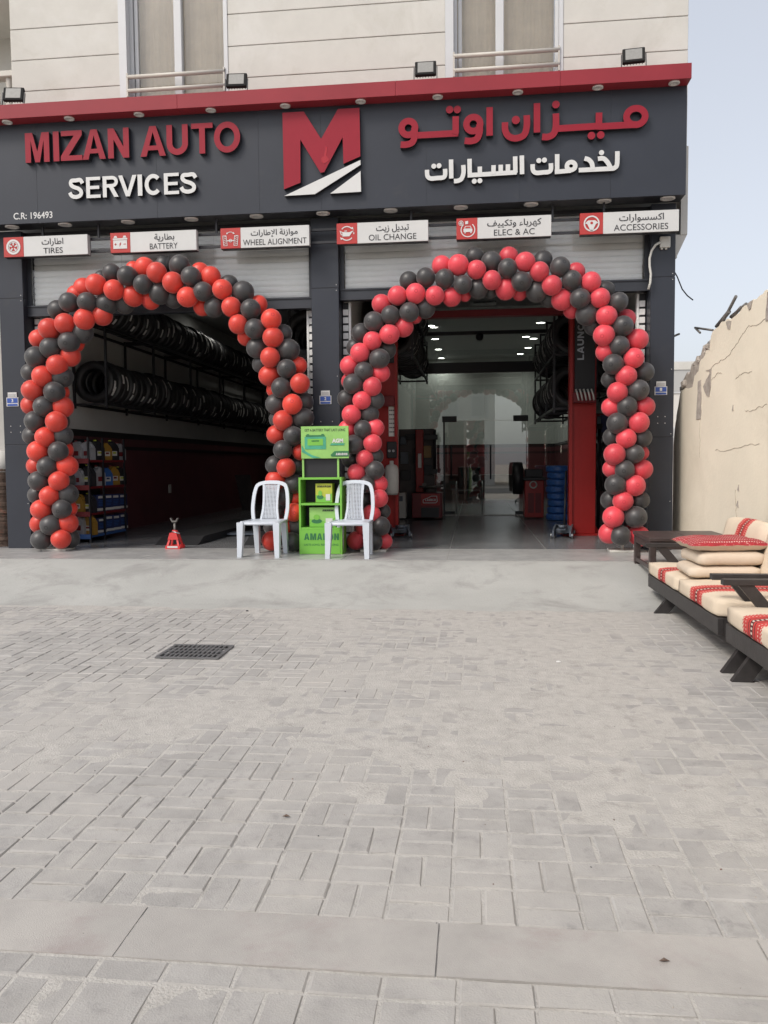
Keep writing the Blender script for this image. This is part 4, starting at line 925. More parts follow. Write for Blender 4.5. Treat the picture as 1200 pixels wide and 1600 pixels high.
tyre_row(1.51, 1.94, 12.95, 17, .22, 'black tyre on the lower tier of the right wall rack', 'tyres on the lower tier of the right wall rack', .7, LM2)
tyre_row(1.51, 2.76, 12.95, 17, .22, 'black tyre on the upper tier of the right wall rack', 'tyres on the upper tier of the right wall rack', .7, LM2)

rack('black tyre rack on the outer right wall beside the lift column', 1.86, 2.42, 12.75, 16.0, (2.32,), 3.2, posts=2)
tyre_row(2.14, 2.33, 12.9, 13, .23, 'black tyre on the outer right wall rack beside the lift column', 'tyres on the outer right wall rack', .8, LM2)
# --- ceiling lights
for x_, y_, lab in ((-5.35, 16.6, 'round ceiling light above the left tyre rack'), (-.97, 18.8, 'round office ceiling light nearest the left tyre rack'), (1.52, 18.8, 'round office ceiling light nearest the right tyre rack'),
                    (1.546, 17.17, 'round ceiling light just behind the glass office front on the right'), (-.96, 20.8, 'second round office light from the glass on the left'), (1.32, 20.8, 'second round office light from the glass on the right'),
                    (-.96, 22.7, 'third round office light from the glass on the left'), (1.5, 22.8, 'third round office light from the glass on the right'), (-.9, 14.6, 'round ceiling light over the left side of the right bay'), (1.53, 21.15, 'office ceiling light close behind the second one on the right'), (1.36, 24.05, 'farthest office ceiling light on the right'), (-.95, 24.6, 'farthest office ceiling light on the left'),
                    (-3.6, 20.0, 'round ceiling light deep in the left bay')):
    T = thing('ceiling_light', lab, 'ceiling light', (x_, y_, 4.25), 'round ceiling lights')
    q = MB(); q.lathe([(.12, 4.249), (.12, 4.235), (.10, 4.23), (.10, 4.249)], (x_, y_, 0), 20); q.build('rim', 'trim_white', T)
    q = MB(); q.lathe([(.098, 4.238), (.001, 4.236)], (x_, y_, 0), 20); q.build('diffuser', 'lamp', T)
    ld = bpy.data.lights.new('lamp_light', 'SPOT'); ld.energy = 9 if x_ < -5 else 13; ld.color = (1, .97, .9); ld.spot_size = R(150); ld.spot_blend = .8; ld.shadow_soft_size = 0
    lo = bpy.data.objects.new('lamp_light', ld); COL.objects.link(lo); lo.parent = T; lo.location = (0, 0, -.03)

# --- two-post lift
T = thing('car_lift', 'red two post car lift standing in the right bay', 'car lift', (.1, 12.4, 0))
for x0, x1, sgn in ((-1.56, -1.15, 1), (1.42, 1.80, -1)):
    q = MB(); q.box(x0, x1, 12.26, 12.52, .02, 3.3, 0, .006)
    ins = x1 if sgn > 0 else x0
    q.box(ins-.035 if sgn > 0 else ins-.012, ins+.012 if sgn > 0 else ins+.035, 12.22, 12.262, .02, 3.3, 0)
    cl = q.build('column', 'lift_red', T)
    q = MB(); q.box(x0-.1, x1+.1, 12.15, 12.7, 0, .02, 0); q.prism([(x0-.08, .02), (x0, .02), (x0, .16)], 12.34, 12.36, 0); q.prism([(x1+.08, .02), (x1, .02), (x1, .16)], 12.34, 12.36, 0)
    for xx in (x0-.06, x1+.06): q.cyl((xx, 12.2, .02), (xx, 12.2, .05), .015, n=8, mi=1)
    q.build('base_plate', ['lift_red', 'steel'], T)
    q = MB(); q.box(x0+.06, x1-.03, 12.2, 12.262, 2.1 if sgn < 0 else 2.6, 3.32, 0, .004); cv = q.build('cover', 'black_plastic', T)
    q = MB(); q.box(x0+.03, x1-.02, 12.10, 12.2, 1.95, 2.10, 0, .006)
    q.build('carriage', 'dark_red', T)
    q = MB(); e = ins+sgn*.35; q.prism(ribbon([(ins, .10), (ins+sgn*.18, .11)], .10), 12.05, 12.3, 0); q.build('arm', 'grey_paint', T)
q = MB(); q.box(-1.5, 1.75, 12.30, 12.46, 3.27, 3.37, 0, .006); q.build('cross_beam', 'dark_red', T)
q = MB(); q.m = Matrix(((0, 0, -1, 1.61), (0, 1, 0, 0), (1, 0, 0, 2.58), (0, 0, 0, 1))); caps(q, 'LAUNCH', 0, .62, 0, .095, 12.197); q.build('lettering', 'steel', T)
for k in range(5):
    q = MB(); x_ = 1.50+.055*k; q.tube([(x_-.02, 12.06, 2.14), (x_, 12.03, 2.06), (x_+.02, 12.05, 1.98)], .013, 8); tag(q.build('work_glove', 'off_white'), 'pale glove fingers hanging from the red lift column', 'glove') if False else q.build('hook', 'off_white', T)
q = MB(); q.box(-1.275, -1.157, 12.252, 12.255, 1.5, 1.95); P = q.build('poster', 'paper', None); tag(P, 'printed white notice stuck on the left red lift column', 'notice')
q = MB()
for k in range(6):
    for j in range(4): q.box(-1.265+.027*j, -1.245+.027*j, 12.2495, 12.2515, 1.56+.065*k, 1.575+.065*k)
tp = q.build('print', 'ink'); tp.parent = P
q = MB(); q.lathe([(.001, .62), (.085, .62), (.105, .66), (.105, 1.0), (.08, 1.06), (.03, 1.08), (.03, 1.13), (.001, 1.13)], (-1.22, 12.08, 0), 20); q.box(-1.27, -1.17, 12.18, 12.258, .9, .95)
q.build('canister', 'off_white'); tag(bpy.data.objects['canister'], 'white plastic canister hung on the left red lift column', 'canister')
q = MB(); q.box(-1.30, -1.15, 12.19, 12.262, 1.17, 1.42, 0, .01); q.cyl((-1.26, 12.19, 1.28), (-1.26, 12.17, 1.28), .02, n=12, mi=1); q.cyl((-1.20, 12.19, 1.28), (-1.20, 12.17, 1.28), .02, n=12, mi=1)
tag(q.build('control_box', ['black_plastic', 'steel']), 'black control box on the left red lift column', 'control box')

# --- low platform lift in the left bay
T = thing('ramp_lift', 'low black platform lift lying on the floor of the left bay', 'car lift', (-3.6, 12, 0))
q = MB(); q.prism([(10.65, .0), (10.95, .10), (14.5, .10), (14.5, 0)], -4.35, -3.75, 0, plane='YZ'); q.build('platform', 'black_plastic', T)
q = MB(); q.prism([(10.65, .0), (10.95, .10), (14.5, .10), (14.5, 0)], -3.1, -2.6, 0, plane='YZ'); q.build('platform', 'black_plastic', T)
q = MB(); q.box(-3.75, -3.1, 12.0, 12.3, .02, .05); q.build('link_plate', 'grey_paint', T)
for x_, z_, lab in ((-3.45, 1.35, 'small white switch plate high on the back wall of the left bay'), (-3.0, 1.4, 'white switch plate on the back wall right of another one')):
    q = MB(); q.box(x_, x_+.16, 24.96, 24.998, z_, z_+.24, 0, .006); q.box(x_+.05, x_+.11, 24.95, 24.96, z_+.07, z_+.17, 0); tag(q.build('switch_plate', 'off_white'), lab, 'switch')
q = MB(); q.box(-5.948, -5.93, 15.3, 15.42, .55, .72, 0, .004); q.box(-5.93, -5.925, 15.33, 15.39, .6, .67, 0); tag(q.build('wall_outlet', 'off_white'), 'white power outlet low on the maroon left wall', 'outlet')
q = MB(); q.prism([(-5.55, 0), (-5.15, 0), (-5.35, .85), (-5.72, .85)], 19.0, 19.04, 0); tag(q.build('plank', 'table_wood'), 'brown board leaning against the maroon wall deep in the left bay', 'board')

# --- axle stand
T = thing('axle_stand', 'bright red axle stand on the tiles in the left bay entrance', 'axle stand', (-3.91, 10.25, 0), local=True)
q = MB()
for sx, sy in ((-1, -1), (1, -1), (1, 1), (-1, 1)):
    q.cyl((sx*.085, sy*.085, 0), (sx*.03, sy*.03, .20), .018, .016, 4, 0, True, False)
for s_ in (-1, 1):
    q.prism([(-.10, .01), (.10, .01), (.096, .045), (-.096, .045)], s_*.094-.003, s_*.094+.003, 0)
    q.prism([(-.072, .12), (.072, .12), (.045, .21), (-.045, .21)], s_*.055-.02, s_*.055-.014, 0)
q.box(-.10, .10, -.10, .10, 0, .008); q.lathe([(.001, .24), (.036, .24), (.042, .2), (.04, .17), (.001, .17)], n=16); q.build('base', 'jack_red', T)
q = MB(); q.box(-.07, .07, -.101, -.098, .014, .038); q.build('sticker', 'sign_white', T)
q = MB(); q.cyl((0, 0, .2), (0, 0, .33), .016, n=10); q.prism([(-.055, .40), (-.03, .345), (.03, .345), (.055, .40), (.04, .40), (.022, .365), (-.022, .365), (-.04, .40)], -.025, .025, 0); q.build('post', 'rusty', T)
q = MB(); q.tube([(-.02, -.05, .225), (.03, -.055, .215), (.09, -.06, .20)], .008, 8); q.build('handle', 'steel', T)

# --- oil bottle rack
T = thing('bottle_shelf', 'red shelf unit of oil bottles behind the left balloon column', 'shelf', (-5.55, 11.6, 0))
for z in (.10, .42, .80, 1.18):
    q = MB(); q.box(-5.86, -5.44, 10.98, 12.2, z-.035, z, 0, .004); q.box(-5.86, -5.435, 10.975, 10.985, z-.05, z+.02, 0); q.build('shelf_board', 'dark_red' if z > .2 else 'blue', T)
for y in (11.0, 11.45, 12.18):
    q = MB(); q.box(-5.455, -5.43, y-.015, y+.015, 0, 1.5); q.build('post', 'acp_black', T)
q = MB(); q.box(-5.88, -5.862, 10.98, 12.2, 0, 1.5); q.build('back_panel', 'acp_black', T)
def carton_parts():
    T = thing('oil_carton', '', 'carton', (0, 0, 0), 'oil bottles on the red shelf', local=True)
    q = MB(); q.box(-.10, .10, -.05, .05, 0, .255, 0, .003); q.build('carton', 'navy', T)
    q = MB(); q.box(-.10, .10, -.0525, -.0505, .012, .05, 0); q.box(-.07, .05, -.0525, -.0505, .20, .235, 0)
    for k in range(4): q.box(-.07, .03+.01*k, -.0525, -.0505, .085+.024*k, .094+.024*k, 1)
    q.build('print', ['off_white', 'blue'], T); return T
def bottle_parts(w_, d_, h_, cb, cl, lean=1):
    T = thing('oil_bottle', '', 'bottle', (0, 0, 0), 'oil bottles on the red shelf', local=True)
    q = MB(); hw, hd = w_/2, d_/2
    pr = [(-hw, 0), (hw, 0), (hw, h_*.60), (hw*.55, h_*.80), (-hw*.1, h_*.90), (-hw*.6, h_*.90), (-hw, h_*.72)]
    bm = bmesh.new(); 
    q.prism(pr, -hd, hd, 0); bm.free()
    q.prism(ribbon([(hw*.85, h_*.55), (hw*.80, h_*.78), (hw*.3, h_*.93), (-hw*.25, h_*.93)], .016), -hd*.35, hd*.35, 0)
    q.cyl((-hw*.5, 0, h_*.9), (-hw*.5, 0, h_*.97), .018, n=10, mi=0); q.build('body', cb, T)
    q = MB(); q.cyl((-hw*.5, 0, h_*.955), (-hw*.5, 0, h_*1.02), .023, n=12); q.build('cap', cl, T)
    q = MB(); q.box(-hw*.6, hw*.5, -hd-.002, -hd-.0005, h_*.22, h_*.46, 0); q.box(-hw*.45, hw*.25, -hd-.004, -hd-.0025, h_*.32, h_*.42, 1); q.build('label_sticker', ['off_white' if cb != 'silver' else 'dark_red', cl], T)
    return T
kinds = [('silver', 'dark_red', 'silver'), ('blue', 'navy', 'blue'), ('amber', 'dark_red', 'amber'), ('navy', 'steel', 'navy'), ('acp_black', 'yellow', 'black'), ('dark_red', 'ink', 'dark red')]
protos = {}
tiers = {1.18: ('top shelf', [5, 0, 0, 4, 2, 4, 0]), .80: ('second shelf from the top', [1, 0, 4, 0, 1, 2, 4]), .42: ('third shelf from the top', [0, 2, 4, 3, 3, 3, 3]), .10: ('bottom shelf', [4, 0, 2, 3, 3, 3, 3])}
first = set()
for z, (nm, row) in tiers.items():
    cnt = {}
    for i, k in enumerate(row):
        if k not in protos: protos[k] = carton_parts() if k == 3 else bottle_parts(.20, .10, .30, kinds[k][0], kinds[k][1]); o = protos[k]
        else: o = copy_tree(protos[k])
        if i < 3: o.location = (-5.77+.135*i, 11.06+.03*i, z); o.rotation_euler = (0, 0, R(-14)); o.scale = (.85, 1, random.uniform(.9, 1.05))
        else: o.location = (-5.52, 11.20+.245*(i-2), z); o.rotation_euler = (0, 0, R(75)); o.scale = (1, 1, random.uniform(.88, 1.0))
        o['base_kind'] = kinds[k][2]
        cnt.setdefault(kinds[k][2], []).append(o)
    for kc, os_ in cnt.items():
        for n_, o in enumerate(os_):
            o['label'] = f'{kc} oil {"carton" if kc == "navy" else "bottle"} on the {nm} of the red unit'
            if len(os_) > 1: o['group'] = f'{kc} oil bottles on the {nm}'
            del o['base_kind']

# --- trolley jacks
def trolley(base, rz, label, body):
    T = thing('trolley_jack', label, 'trolley jack', base, None, local=True); T.rotation_euler = (0, 0, rz)
    q = MB()
    for s_ in (-1, 1): q.prism([(-.32, .03), (.30, .03), (.34, .10), (.20, .17), (-.05, .15), (-.32, .10)], s_*.12-.012, s_*.12+.012, 0)
    q.box(-.05, .25, -.11, .11, .05, .12, 0, .01); q.build('chassis', body, T)
    q = MB(); q.prism([(-.30, .12), (-.24, .17), (.14, .16), (.14, .10)], -.05, .05, 0); q.cyl((-.26, 0, .15), (-.26, 0, .19), .05, n=14); q.build('lift_arm', body, T)
    for x_ in (-.28, .27):
        for s_ in (-1, 1): q = MB(); q.cyl((x_, s_*.135, .04), (x_, s_*.16, .04), .04, n=14); q.build('wheel', 'steel', T)
    q = MB(); q.cyl((.26, 0, .14), (.62, 0, .95), .017, n=10); q.build('handle', 'acp_black', T)
    return T
trolley((-1.1, 12.0, 0), R(100), 'grey trolley jack beside the left red lift column', 'grey_paint')
trolley((1.30, 12.0, 0), R(80), 'blue grey trolley jack beside the right red lift column', 'grey_paint')
trolley((2.05, 11.9, 0), R(60), 'red trolley jack in the gap right of the right lift column', 'dark_red')
for k, x_ in enumerate((1.93, 2.05, 2.2)):
    q = MB(); q.cyl((x_, 12.9, 0), (x_+.03, 12.98, 1.6-.25*k), .028, n=10); q.cyl((x_+.03, 12.98, 1.6-.25*k), (x_+.03, 12.98, 1.68-.25*k), .045, n=10); tag(q.build('steel_pole', 'acp_black'), ('tallest', 'middle', 'shortest')[k]+' black pole leaning behind the right lift column', 'pole')

# --- tyre changer
T = thing('tyre_changer', 'red tyre changing machine left of the glass office door', 'tyre changer', (-.88, 15.7, 0))
q = MB(); q.box(-1.18, -.60, 15.5, 16.1, .04, .52, 0, .01); q.build('cabinet', 'dark_red', T)
q = MB(); q.box(-1.0, -.64, 15.485, 15.5, .28, .50, 0); q.box(-1.0, -.66, 15.485, 15.5, .05, .24, 1); q.build('front_panel', ['lift_red', 'acp_black'], T)
q = MB(); q.prism(ribbon([(-.96, .33), (-.96, .39), (-.88, .42), (-.80, .46), (-.70, .46), (-.69, .36), (-.72, .33), (-.96, .33)], .012), 15.479, 15.484, 0); caps(q, 'LAUNCH', -.92, -.72, .365, .41, 15.480, 0); q.build('lettering', 'sign_white', T)
q = MB(); q.cyl((-.82, 15.8, .52), (-.82, 15.8, .62), .11, n=20); q.cyl((-.82, 15.8, .62), (-.82, 15.8, .65), .24, n=24)
for k in range(4): a = R(45+90*k); q.box(-.82+.19*math.cos(a)-.03, -.82+.19*math.cos(a)+.03, 15.8+.19*math.sin(a)-.03, 15.8+.19*math.sin(a)+.03, .65, .70)
q.build('turntable', 'rusty', T)
q = MB(); q.box(-1.13, -.98, 15.95, 16.1, .52, 1.75, 0, .01); q.build('column', 'lift_red', T)
q = MB(); q.box(-1.10, -.70, 15.98, 16.06, 1.55, 1.65, 0, .006); q.cyl((-.76, 16.02, .95), (-.76, 16.02, 1.75), .03, n=12); q.prism([(-.84, .88), (-.72, .88), (-.70, .97), (-.80, .97)], 15.97, 16.07, 0); q.build('swing_arm', 'acp_black', T)
q = MB(); q.box(-1.085, -1.02, 15.946, 15.949, 1.0, 1.28); q.build('sticker', 'paper', T)
T = thing('tool_cabinet', 'dark tool board with hanging tools left of the tyre changer', 'tool board', (-1.45, 16.2, 0))
q = MB(); q.box(-1.5, -.78, 16.35, 16.5, 0, 1.78, 0, .008); q.build('board', 'table_wood', T)
for x_, z_, w_, h_ in ((-1.38, 1.2, .16, .24), (-1.12, 1.62, .5, .12), (-1.36, .85, .2, .2), (-.95, 1.32, .22, .24), (-1.4, 1.55, .12, .16), (-1.16, 1.25, .1, .3), (-.9, .95, .18, .2)):
    q = MB(); q.box(x_-w_/2, x_+w_/2, 16.26, 16.35, z_-h_/2, z_+h_/2, 0, .006); q.build('tool_box', 'grey_paint' if x_ < -1.37 else ('amber' if z_ > 1.3 and w_ < .3 else 'acp_black'), T)
T = thing('white_cabinet', 'pale grey metal box on the floor left of the tyre changer', 'cabinet', (-1.45, 15.6, 0))
q = MB(); q.box(-1.62, -1.30, 15.55, 15.85, .03, .52, 0, .008); q.build('body', 'off_white', T)
q = MB(); q.box(-1.56, -1.36, 15.545, 15.551, .36, .46); q.cyl((-1.46, 15.55, .3), (-1.46, 15.535, .3), .03, n=14); q.build('front_panel', 'grey_paint', T)
q = MB()
for z in (1.55, 1.18, .86): q.box(-1.735, -1.35, 13.3, 13.7, z-.03, z)
# --- wheel balancer
T = thing('wheel_balancer', 'red wheel balancing machine right of the glass office door', 'wheel balancer', (1.15, 15.9, 0))
q = MB(); q.box(.98, 1.34, 15.75, 16.25, .03, .74, 0, .012); q.build('cabinet', 'lift_red', T)
q = MB()
for k in range(2): q.box(1.04+.14*k, 1.15+.14*k, 15.742, 15.751, .12, .5)
q.build('front_panel', 'dark_red', T)
q = MB(); q.box(.95, 1.38, 15.72, 16.25, .74, .80, 0, .01); q.box(1.0, 1.34, 15.95, 16.2, .80, .95, 0, .01); q.build('tray', 'acp_black', T)
q = MB(); q.lathe([(.05, 0), (.075, 0), (.075, -.02), (.05, -.02)], (1.14, 15.735, .66), 20, axis='Y', close=True); q.build('dial', 'off_white', T)
q = MB(); q.lathe([(.20, -.09), (.24, -.1), (.31, -.09), (.32, 0), (.31, .09), (.24, .1), (.20, .09)], (.86, 16.05, .78), 32, axis='X', close=True); q.build('wheel_guard', 'black_plastic', T)
# --- stack of wrapped tyres
for k in range(8):
    o = bpy.data.objects.new('wrapped_tyre', TY); 
    q = MB(); rr = .235+random.uniform(-.012, .012)
    q.lathe([(.12, -.058), (rr-.03, -.062), (rr-.005, -.045), (rr, -.02), (rr-.004, 0), (rr+.002, .022), (rr-.006, .045), (rr-.03, .062), (.12, .058)], (0, 0, 0), 30, close=True)
    bpy.data.objects.remove(o); o = q.build('wrapped_tyre', 'blue_wrap'); o.location = (1.60+random.uniform(-.012, .012), 15.45+random.uniform(-.01, .01), .066+.128*k); o.rotation_euler = (0, 0, random.uniform(0, 6))
    nth = ('bottom', 'second from the bottom', 'third from the bottom', 'fourth from the bottom', 'fourth from the top', 'third from the top', 'second from the top', 'top')[k]
    tag(o, f'tyre in blue wrapping, {nth} of the stack by the red lift column', 'tyre', 'blue wrapped tyres in a stack')

T = thing('hose_rack', 'dark stand with hanging hoses and cables on the right wall past the balancer', 'hose rack', (2.1, 14.6, 0))
q = MB(); q.box(2.0, 2.43, 13.4, 15.6, 1.5, 1.56); q.build('shelf_board', 'acp_black', T)
for k in range(5): q = MB(); yy = 13.6+.4*k; q.tube([(2.2+.10*math.cos(a*.6), yy+.02*math.sin(a), 1.0+.42*math.sin(a*.6)) for a in range(12)], .022, 8); q.build('hose', 'rubber', T)
for k in range(4): q = MB(); q.box(2.05, 2.38, 13.45+.55*k, 13.85+.55*k, 1.56, 1.56+.28+.06*(k % 2), 0, .006); tag(q.build('parts_box', ('navy', 'dark_red', 'off_white', 'table_wood')[k]), ('navy', 'dark red', 'off white', 'brown')[k]+' parts box on the wall shelf right of the lift', 'box', 'parts boxes on the wall shelf')
# --- glass office front
T = thing('glass_partition', 'glass office front with double doors at the back of the right bay', 'glass partition', (.35, 16.8, 0))
q = MB(); q.box(-1.76, 2.44, 16.76, 16.88, 2.93, 3.14, 0, .004); q.build('beam', 'acp_black', T)
q = MB(); q.box(-1.76, 2.44, 16.78, 16.86, 3.70, 3.77, 0); q.build('beam', 'acp_black', T)
for x_ in (-1.1, 1.70): q = MB(); q.box(x_, x_+.06, 16.78, 16.86, 3.14, 4.25); q.build('post', 'acp_black', T)
for x0, x1, z0, z1 in ((-1.74, -.62, .01, 2.92), (-.615, -.59, 1.95, 2.92), (-.59, .22, 1.96, 2.92), (.225, 1.08, 1.96, 2.92), (1.085, 2.42, .01, 2.92), (-1.74, 2.42, 3.14, 3.70), (-1.74, 2.42, 3.77, 4.24)):
    q = MB(); q.box(x0, x1, 16.815, 16.825, z0, z1); q.build('pane', 'glass_dark', T)
for x0, x1, hx in ((-.60, .225, -.45), (.23, 1.07, .35)):
    lf = Matrix.Translation((x0, 16.8, 0)) @ Matrix.Rotation(R(-6 if x0 < 0 else 0), 4, 'Z') @ Matrix.Translation((-x0, -16.8, 0))
    q = MB(); q.box(x0, x1, 16.80, 16.81, .02, 1.95, 0, 0, 1, lf); d = q.build('door', 'glass_dark', T)
    q = MB(); q.m = lf; q.cyl((hx, 16.75, .75), (hx, 16.75, 1.45), .016, n=10); q.cyl((hx, 16.75, .85), (hx, 16.80, .85), .01, n=8); q.cyl((hx, 16.75, 1.35), (hx, 16.80, 1.35), .01, n=8); q.build('handle', 'acp_black', d)
    xx = x0 if x0 < 0 else x1-.22
    q = MB(); q.box(xx, xx+.22, 16.785, 16.83, .02, .09); q.box(xx-.04, xx+.26, 16.785, 16.83, 1.93, 2.05); q.build('patch_fitting', 'acp_black', d)
q = MB(); q.box(-.62, -.585, 16.79, 16.83, 0, 1.95); q.build('post', 'acp_black', T)
# --- behind the glass
T = thing('office_chair', 'black chair with chrome arms behind the glass office doors', 'chair', (-.1, 17.9, 0), local=True)
q = MB(); q.box(-.24, .24, -.24, .24, .42, .50, 0, .03, 2); q.build('seat', 'acp_black', T)
q = MB(); q.box(-.25, .25, .22, .28, .52, 1.0, 0, .025, 2); q.build('backrest', 'acp_black', T)
for s_ in (-1, 1):
    q = MB(); q.tube([(s_*.28, -.2, .02), (s_*.28, -.2, .66), (s_*.28, .2, .68), (s_*.28, .24, .5), (s_*.28, .24, .02)], .014, 8); q.build('arm', 'steel', T)
T.location = (-.09, 17.7, 0)
T = thing('office_desk', 'dark desk deep inside the glass fronted office', 'desk', (.4, 22.5, 0))
q = MB(); q.box(-.9, 1.2, 22.2, 22.9, .72, .76, 0, .005); q.build('top', 'table_wood', T)
q = MB(); q.box(-.88, 1.18, 22.3, 22.33, .05, .72); q.box(-.88, -.85, 22.3, 22.88, 0, .72); q.box(1.15, 1.18, 22.3, 22.88, 0, .72); q.build('panel', 'table_wood', T)
q = MB(); q.lathe([(.001, 3.28), (.05, 3.29), (.075, 3.33), (.08, 3.38), (.06, 3.42), (.001, 3.42)], (.13, 16.7, .28), 16); tag(q.build('security_camera', 'acp_black'), 'small dark dome camera above the glass office doors', 'camera')
q = MB(); q.box(-.05, .45, 16.2, 16.6, 4.235, 4.249); q.box(0, .4, 16.25, 16.35, 4.225, 4.236); tag(q.build('air_vent', 'rack'), 'square ceiling vent before the glass office front', 'vent')

# ================================================================== RIGHT: broken wall, sofas, table
def jag(poly, a):
    out = []
    for i in range(len(poly)):
        p0, p1 = Vector(poly[i]), Vector(poly[(i+1) % len(poly)]); out.append(tuple(p0)); n = int((p1-p0).length/.07)
        if p0.y > 1 and p1.y > 1 and n > 1 and p0.x > 7.9:
            for k in range(1, n): q_ = p0.lerp(p1, k/n); out.append((q_.x+random.uniform(-a, a), q_.y+random.uniform(-a, a)))
    return out
def bend(mb):
    e = Vector((0, 0, EYE)); out = []
    for x, y, z in mb.v:
        t = 3.43/(2.75+.085*y) if y > 8 else 1
        q_ = e+t*(Vector((2.75, y, z))-e); out.append((q_.x+(x-2.75), q_.y, q_.z))
    mb.v = out; return mb
T = thing('broken_wall', 'half demolished cream rendered wall with jagged top behind the sofas', 'wall', (2.75, 6, -.3))
top = [(11.62, -.4), (11.6, 1.30), (11.50, 1.62), (11.33, 1.80), (11.27, 2.02), (10.62, 2.02), (10.6, 2.14), (10.38, 2.2), (10.33, 2.30), (10.12, 2.34), (10.08, 2.40), (9.93, 2.38), (9.88, 2.55), (9.76, 2.58), (9.6, 2.595), (9.47, 2.63), (9.3, 2.62), (9.1, 2.60), (8.95, 2.63), (8.86, 2.62), (8.7, 2.665), (8.58, 2.65), (8.45, 2.68), (8.3, 2.66), (8.12, 2.70), (8.0, 2.66), (7.6, 2.70), (7.0, 2.73), (6.2, 2.75), (5.0, 2.76), (-4, 2.76), (-4, -.5)]
def top_at(prof, y):
    for (y1, z1), (y0, z0) in zip(prof, prof[1:]):
        if y0 <= y <= y1 and y1 > y0: return z0+(z1-z0)*(y-y0)/(y1-y0)
    return prof[-2][1]
def slab(mb, prof, ymax, x0, x1, amp):
    ys = [-4+.5*k for k in range(24)]; y = 8.0
    while y < ymax: ys.append(y); y += .045
    ys.append(ymax); vs = []
    for y in ys:
        z = top_at(prof, y)+(amp*mnoise.noise(Vector((y*9, x0*3, 0)))+amp*.6*mnoise.noise(Vector((y*27, x0*3, 3))) if y > 7.9 else 0)
        vs += [(x0, y, -.5), (x0, y, z), (x1, y, z), (x1, y, -.5)]
    n = len(ys); fs = [(4*i+k, 4*i+k+1, 4*i+5+k, 4*i+4+k) for i in range(n-1) for k in range(3)]
    mb.add(vs, fs+[(0, 1, 2, 3), (4*n-4, 4*n-3, 4*n-2, 4*n-1)]); return mb
q = slab(MB(), top[1:-1], 11.6, 2.75, 2.772, .022); bend(q).build('render_coat', 'plaster', T)
core = [(11.64, -.4), (11.62, 1.2), (11.56, 1.7), (11.42, 1.92), (11.32, 2.05), (11.2, 2.16), (11.05, 2.22), (10.92, 2.20), (10.8, 2.33), (10.66, 2.32), (10.55, 2.40), (10.40, 2.39), (10.3, 2.46), (10.2, 2.43), (10.12, 2.48), (10.05, 2.40), (9.98, 2.36), (9.93, 2.34), (9.87, 2.50), (9.74, 2.54), (9.45, 2.60), (8.95, 2.60), (8.45, 2.65), (8.0, 2.64), (7, 2.7), (5, 2.73), (-4, 2.73), (-4, -.5)]
q = slab(MB(), core[1:-1], 11.62, 2.773, 2.93, .045); bend(q).build('block_core', 'block', T)
rb = MB()
for k in range(46):
    y = random.uniform(9.85, 11.5); z = 1.98+.42*(11.5-y)/1.2+random.uniform(-.06, .04); s_ = random.uniform(.03, .075)
    mx = Matrix.Translation((2.82+random.uniform(-.02, .06), y, z)) @ Matrix.Rotation(random.uniform(0, 3), 4, Vector((random.random(), random.random(), random.random()+.1)))
    rb.box(-s_, s_, -s_*.7, s_*.7, -s_*.6, s_*.6, 0, s_*.25, 1, mx)
bend(rb).build('rubble', 'block', T)
q = MB()                                                # patches where the render has come off
for poly in ([(10.44, 1.60), (10.24, 1.60), (10.22, 1.84), (10.25, 2.07), (10.38, 2.06), (10.40, 1.85)], [(10.15, 1.98), (9.88, 2.11), (9.92, 2.14), (10.05, 2.16), (9.82, 2.16), (9.84, 1.95), (9.90, 1.84), (10.0, 1.86)],
             [(8.08, 2.40), (7.9, 2.38), (7.88, 2.66), (8.05, 2.66)], [(9.30, 2.60), (9.12, 2.58), (9.16, 2.50), (9.24, 2.52)], [(8.62, 2.66), (8.46, 2.67), (8.5, 2.6), (8.56, 2.59)], [(9.04, 1.62), (9.0, 1.62), (9.01, 1.68)], [(8.82, .78), (8.77, .77), (8.78, .84)], [(8.85, .62), (8.78, .6), (8.8, .67)]):
    q.prism(jag([(a, b) for a, b in poly], .012), 2.742, 2.752, 0, plane='YZ')
bend(q).build('bare_patch', 'block', T)
ck = MB()                                               # thin cracks
for line in ([(7.9, 2.45), (8.3, 2.40), (8.6, 2.44), (8.9, 2.33), (9.2, 2.22), (9.6, 2.20), (10.0, 2.14)], [(9.85, 2.02), (9.6, 2.08), (9.4, 2.06)], [(8.0, 1.62), (8.4, 1.58), (8.7, 1.6)], [(8.2, 1.25), (8.6, 1.24), (9.3, 1.2), (9.7, 1.22)], [(10.28, 1.6), (10.27, 1.3), (10.29, 1.1)], [(8.95, 1.95), (8.7, 1.99), (8.4, 1.96)], [(8.9, .78), (8.86, .55), (8.8, .38)]):
    pts = []
    for i in range(len(line)-1):
        for k in range(6): pts.append((line[i][0]+(line[i+1][0]-line[i][0])*k/6+random.uniform(-.015, .015), line[i][1]+(line[i+1][1]-line[i][1])*k/6+random.uniform(-.012, .012)))
    ck.prism(ribbon(pts, .0038), 2.746, 2.752, 0, plane='YZ')
bend(ck).build('crack', 'crack', T)
for i, (p0, p1) in enumerate((((1100, 560), (1150, 463)), ((1121, 510), (1140, 487)), ((1119, 510), (1137, 488)), ((1142, 495), (1166, 475)), ((1144, 496), (1158, 480)), ((1092, 566), (1108, 535)), ((1110, 540), (1103, 550)))):
    q = MB(); a, b = at(*p0, X=2.74), at(*p1, X=2.74); q.cyl(a, b, .017, n=8); q.build('steel_bar', 'rusty', T)
q = MB(); q.tube([at(*p, X=2.72) for p in ((1114, 516), (1086, 512), (1087, 513), (1094, 520))], .013, 8); q.build('steel_bar', 'rusty', T)
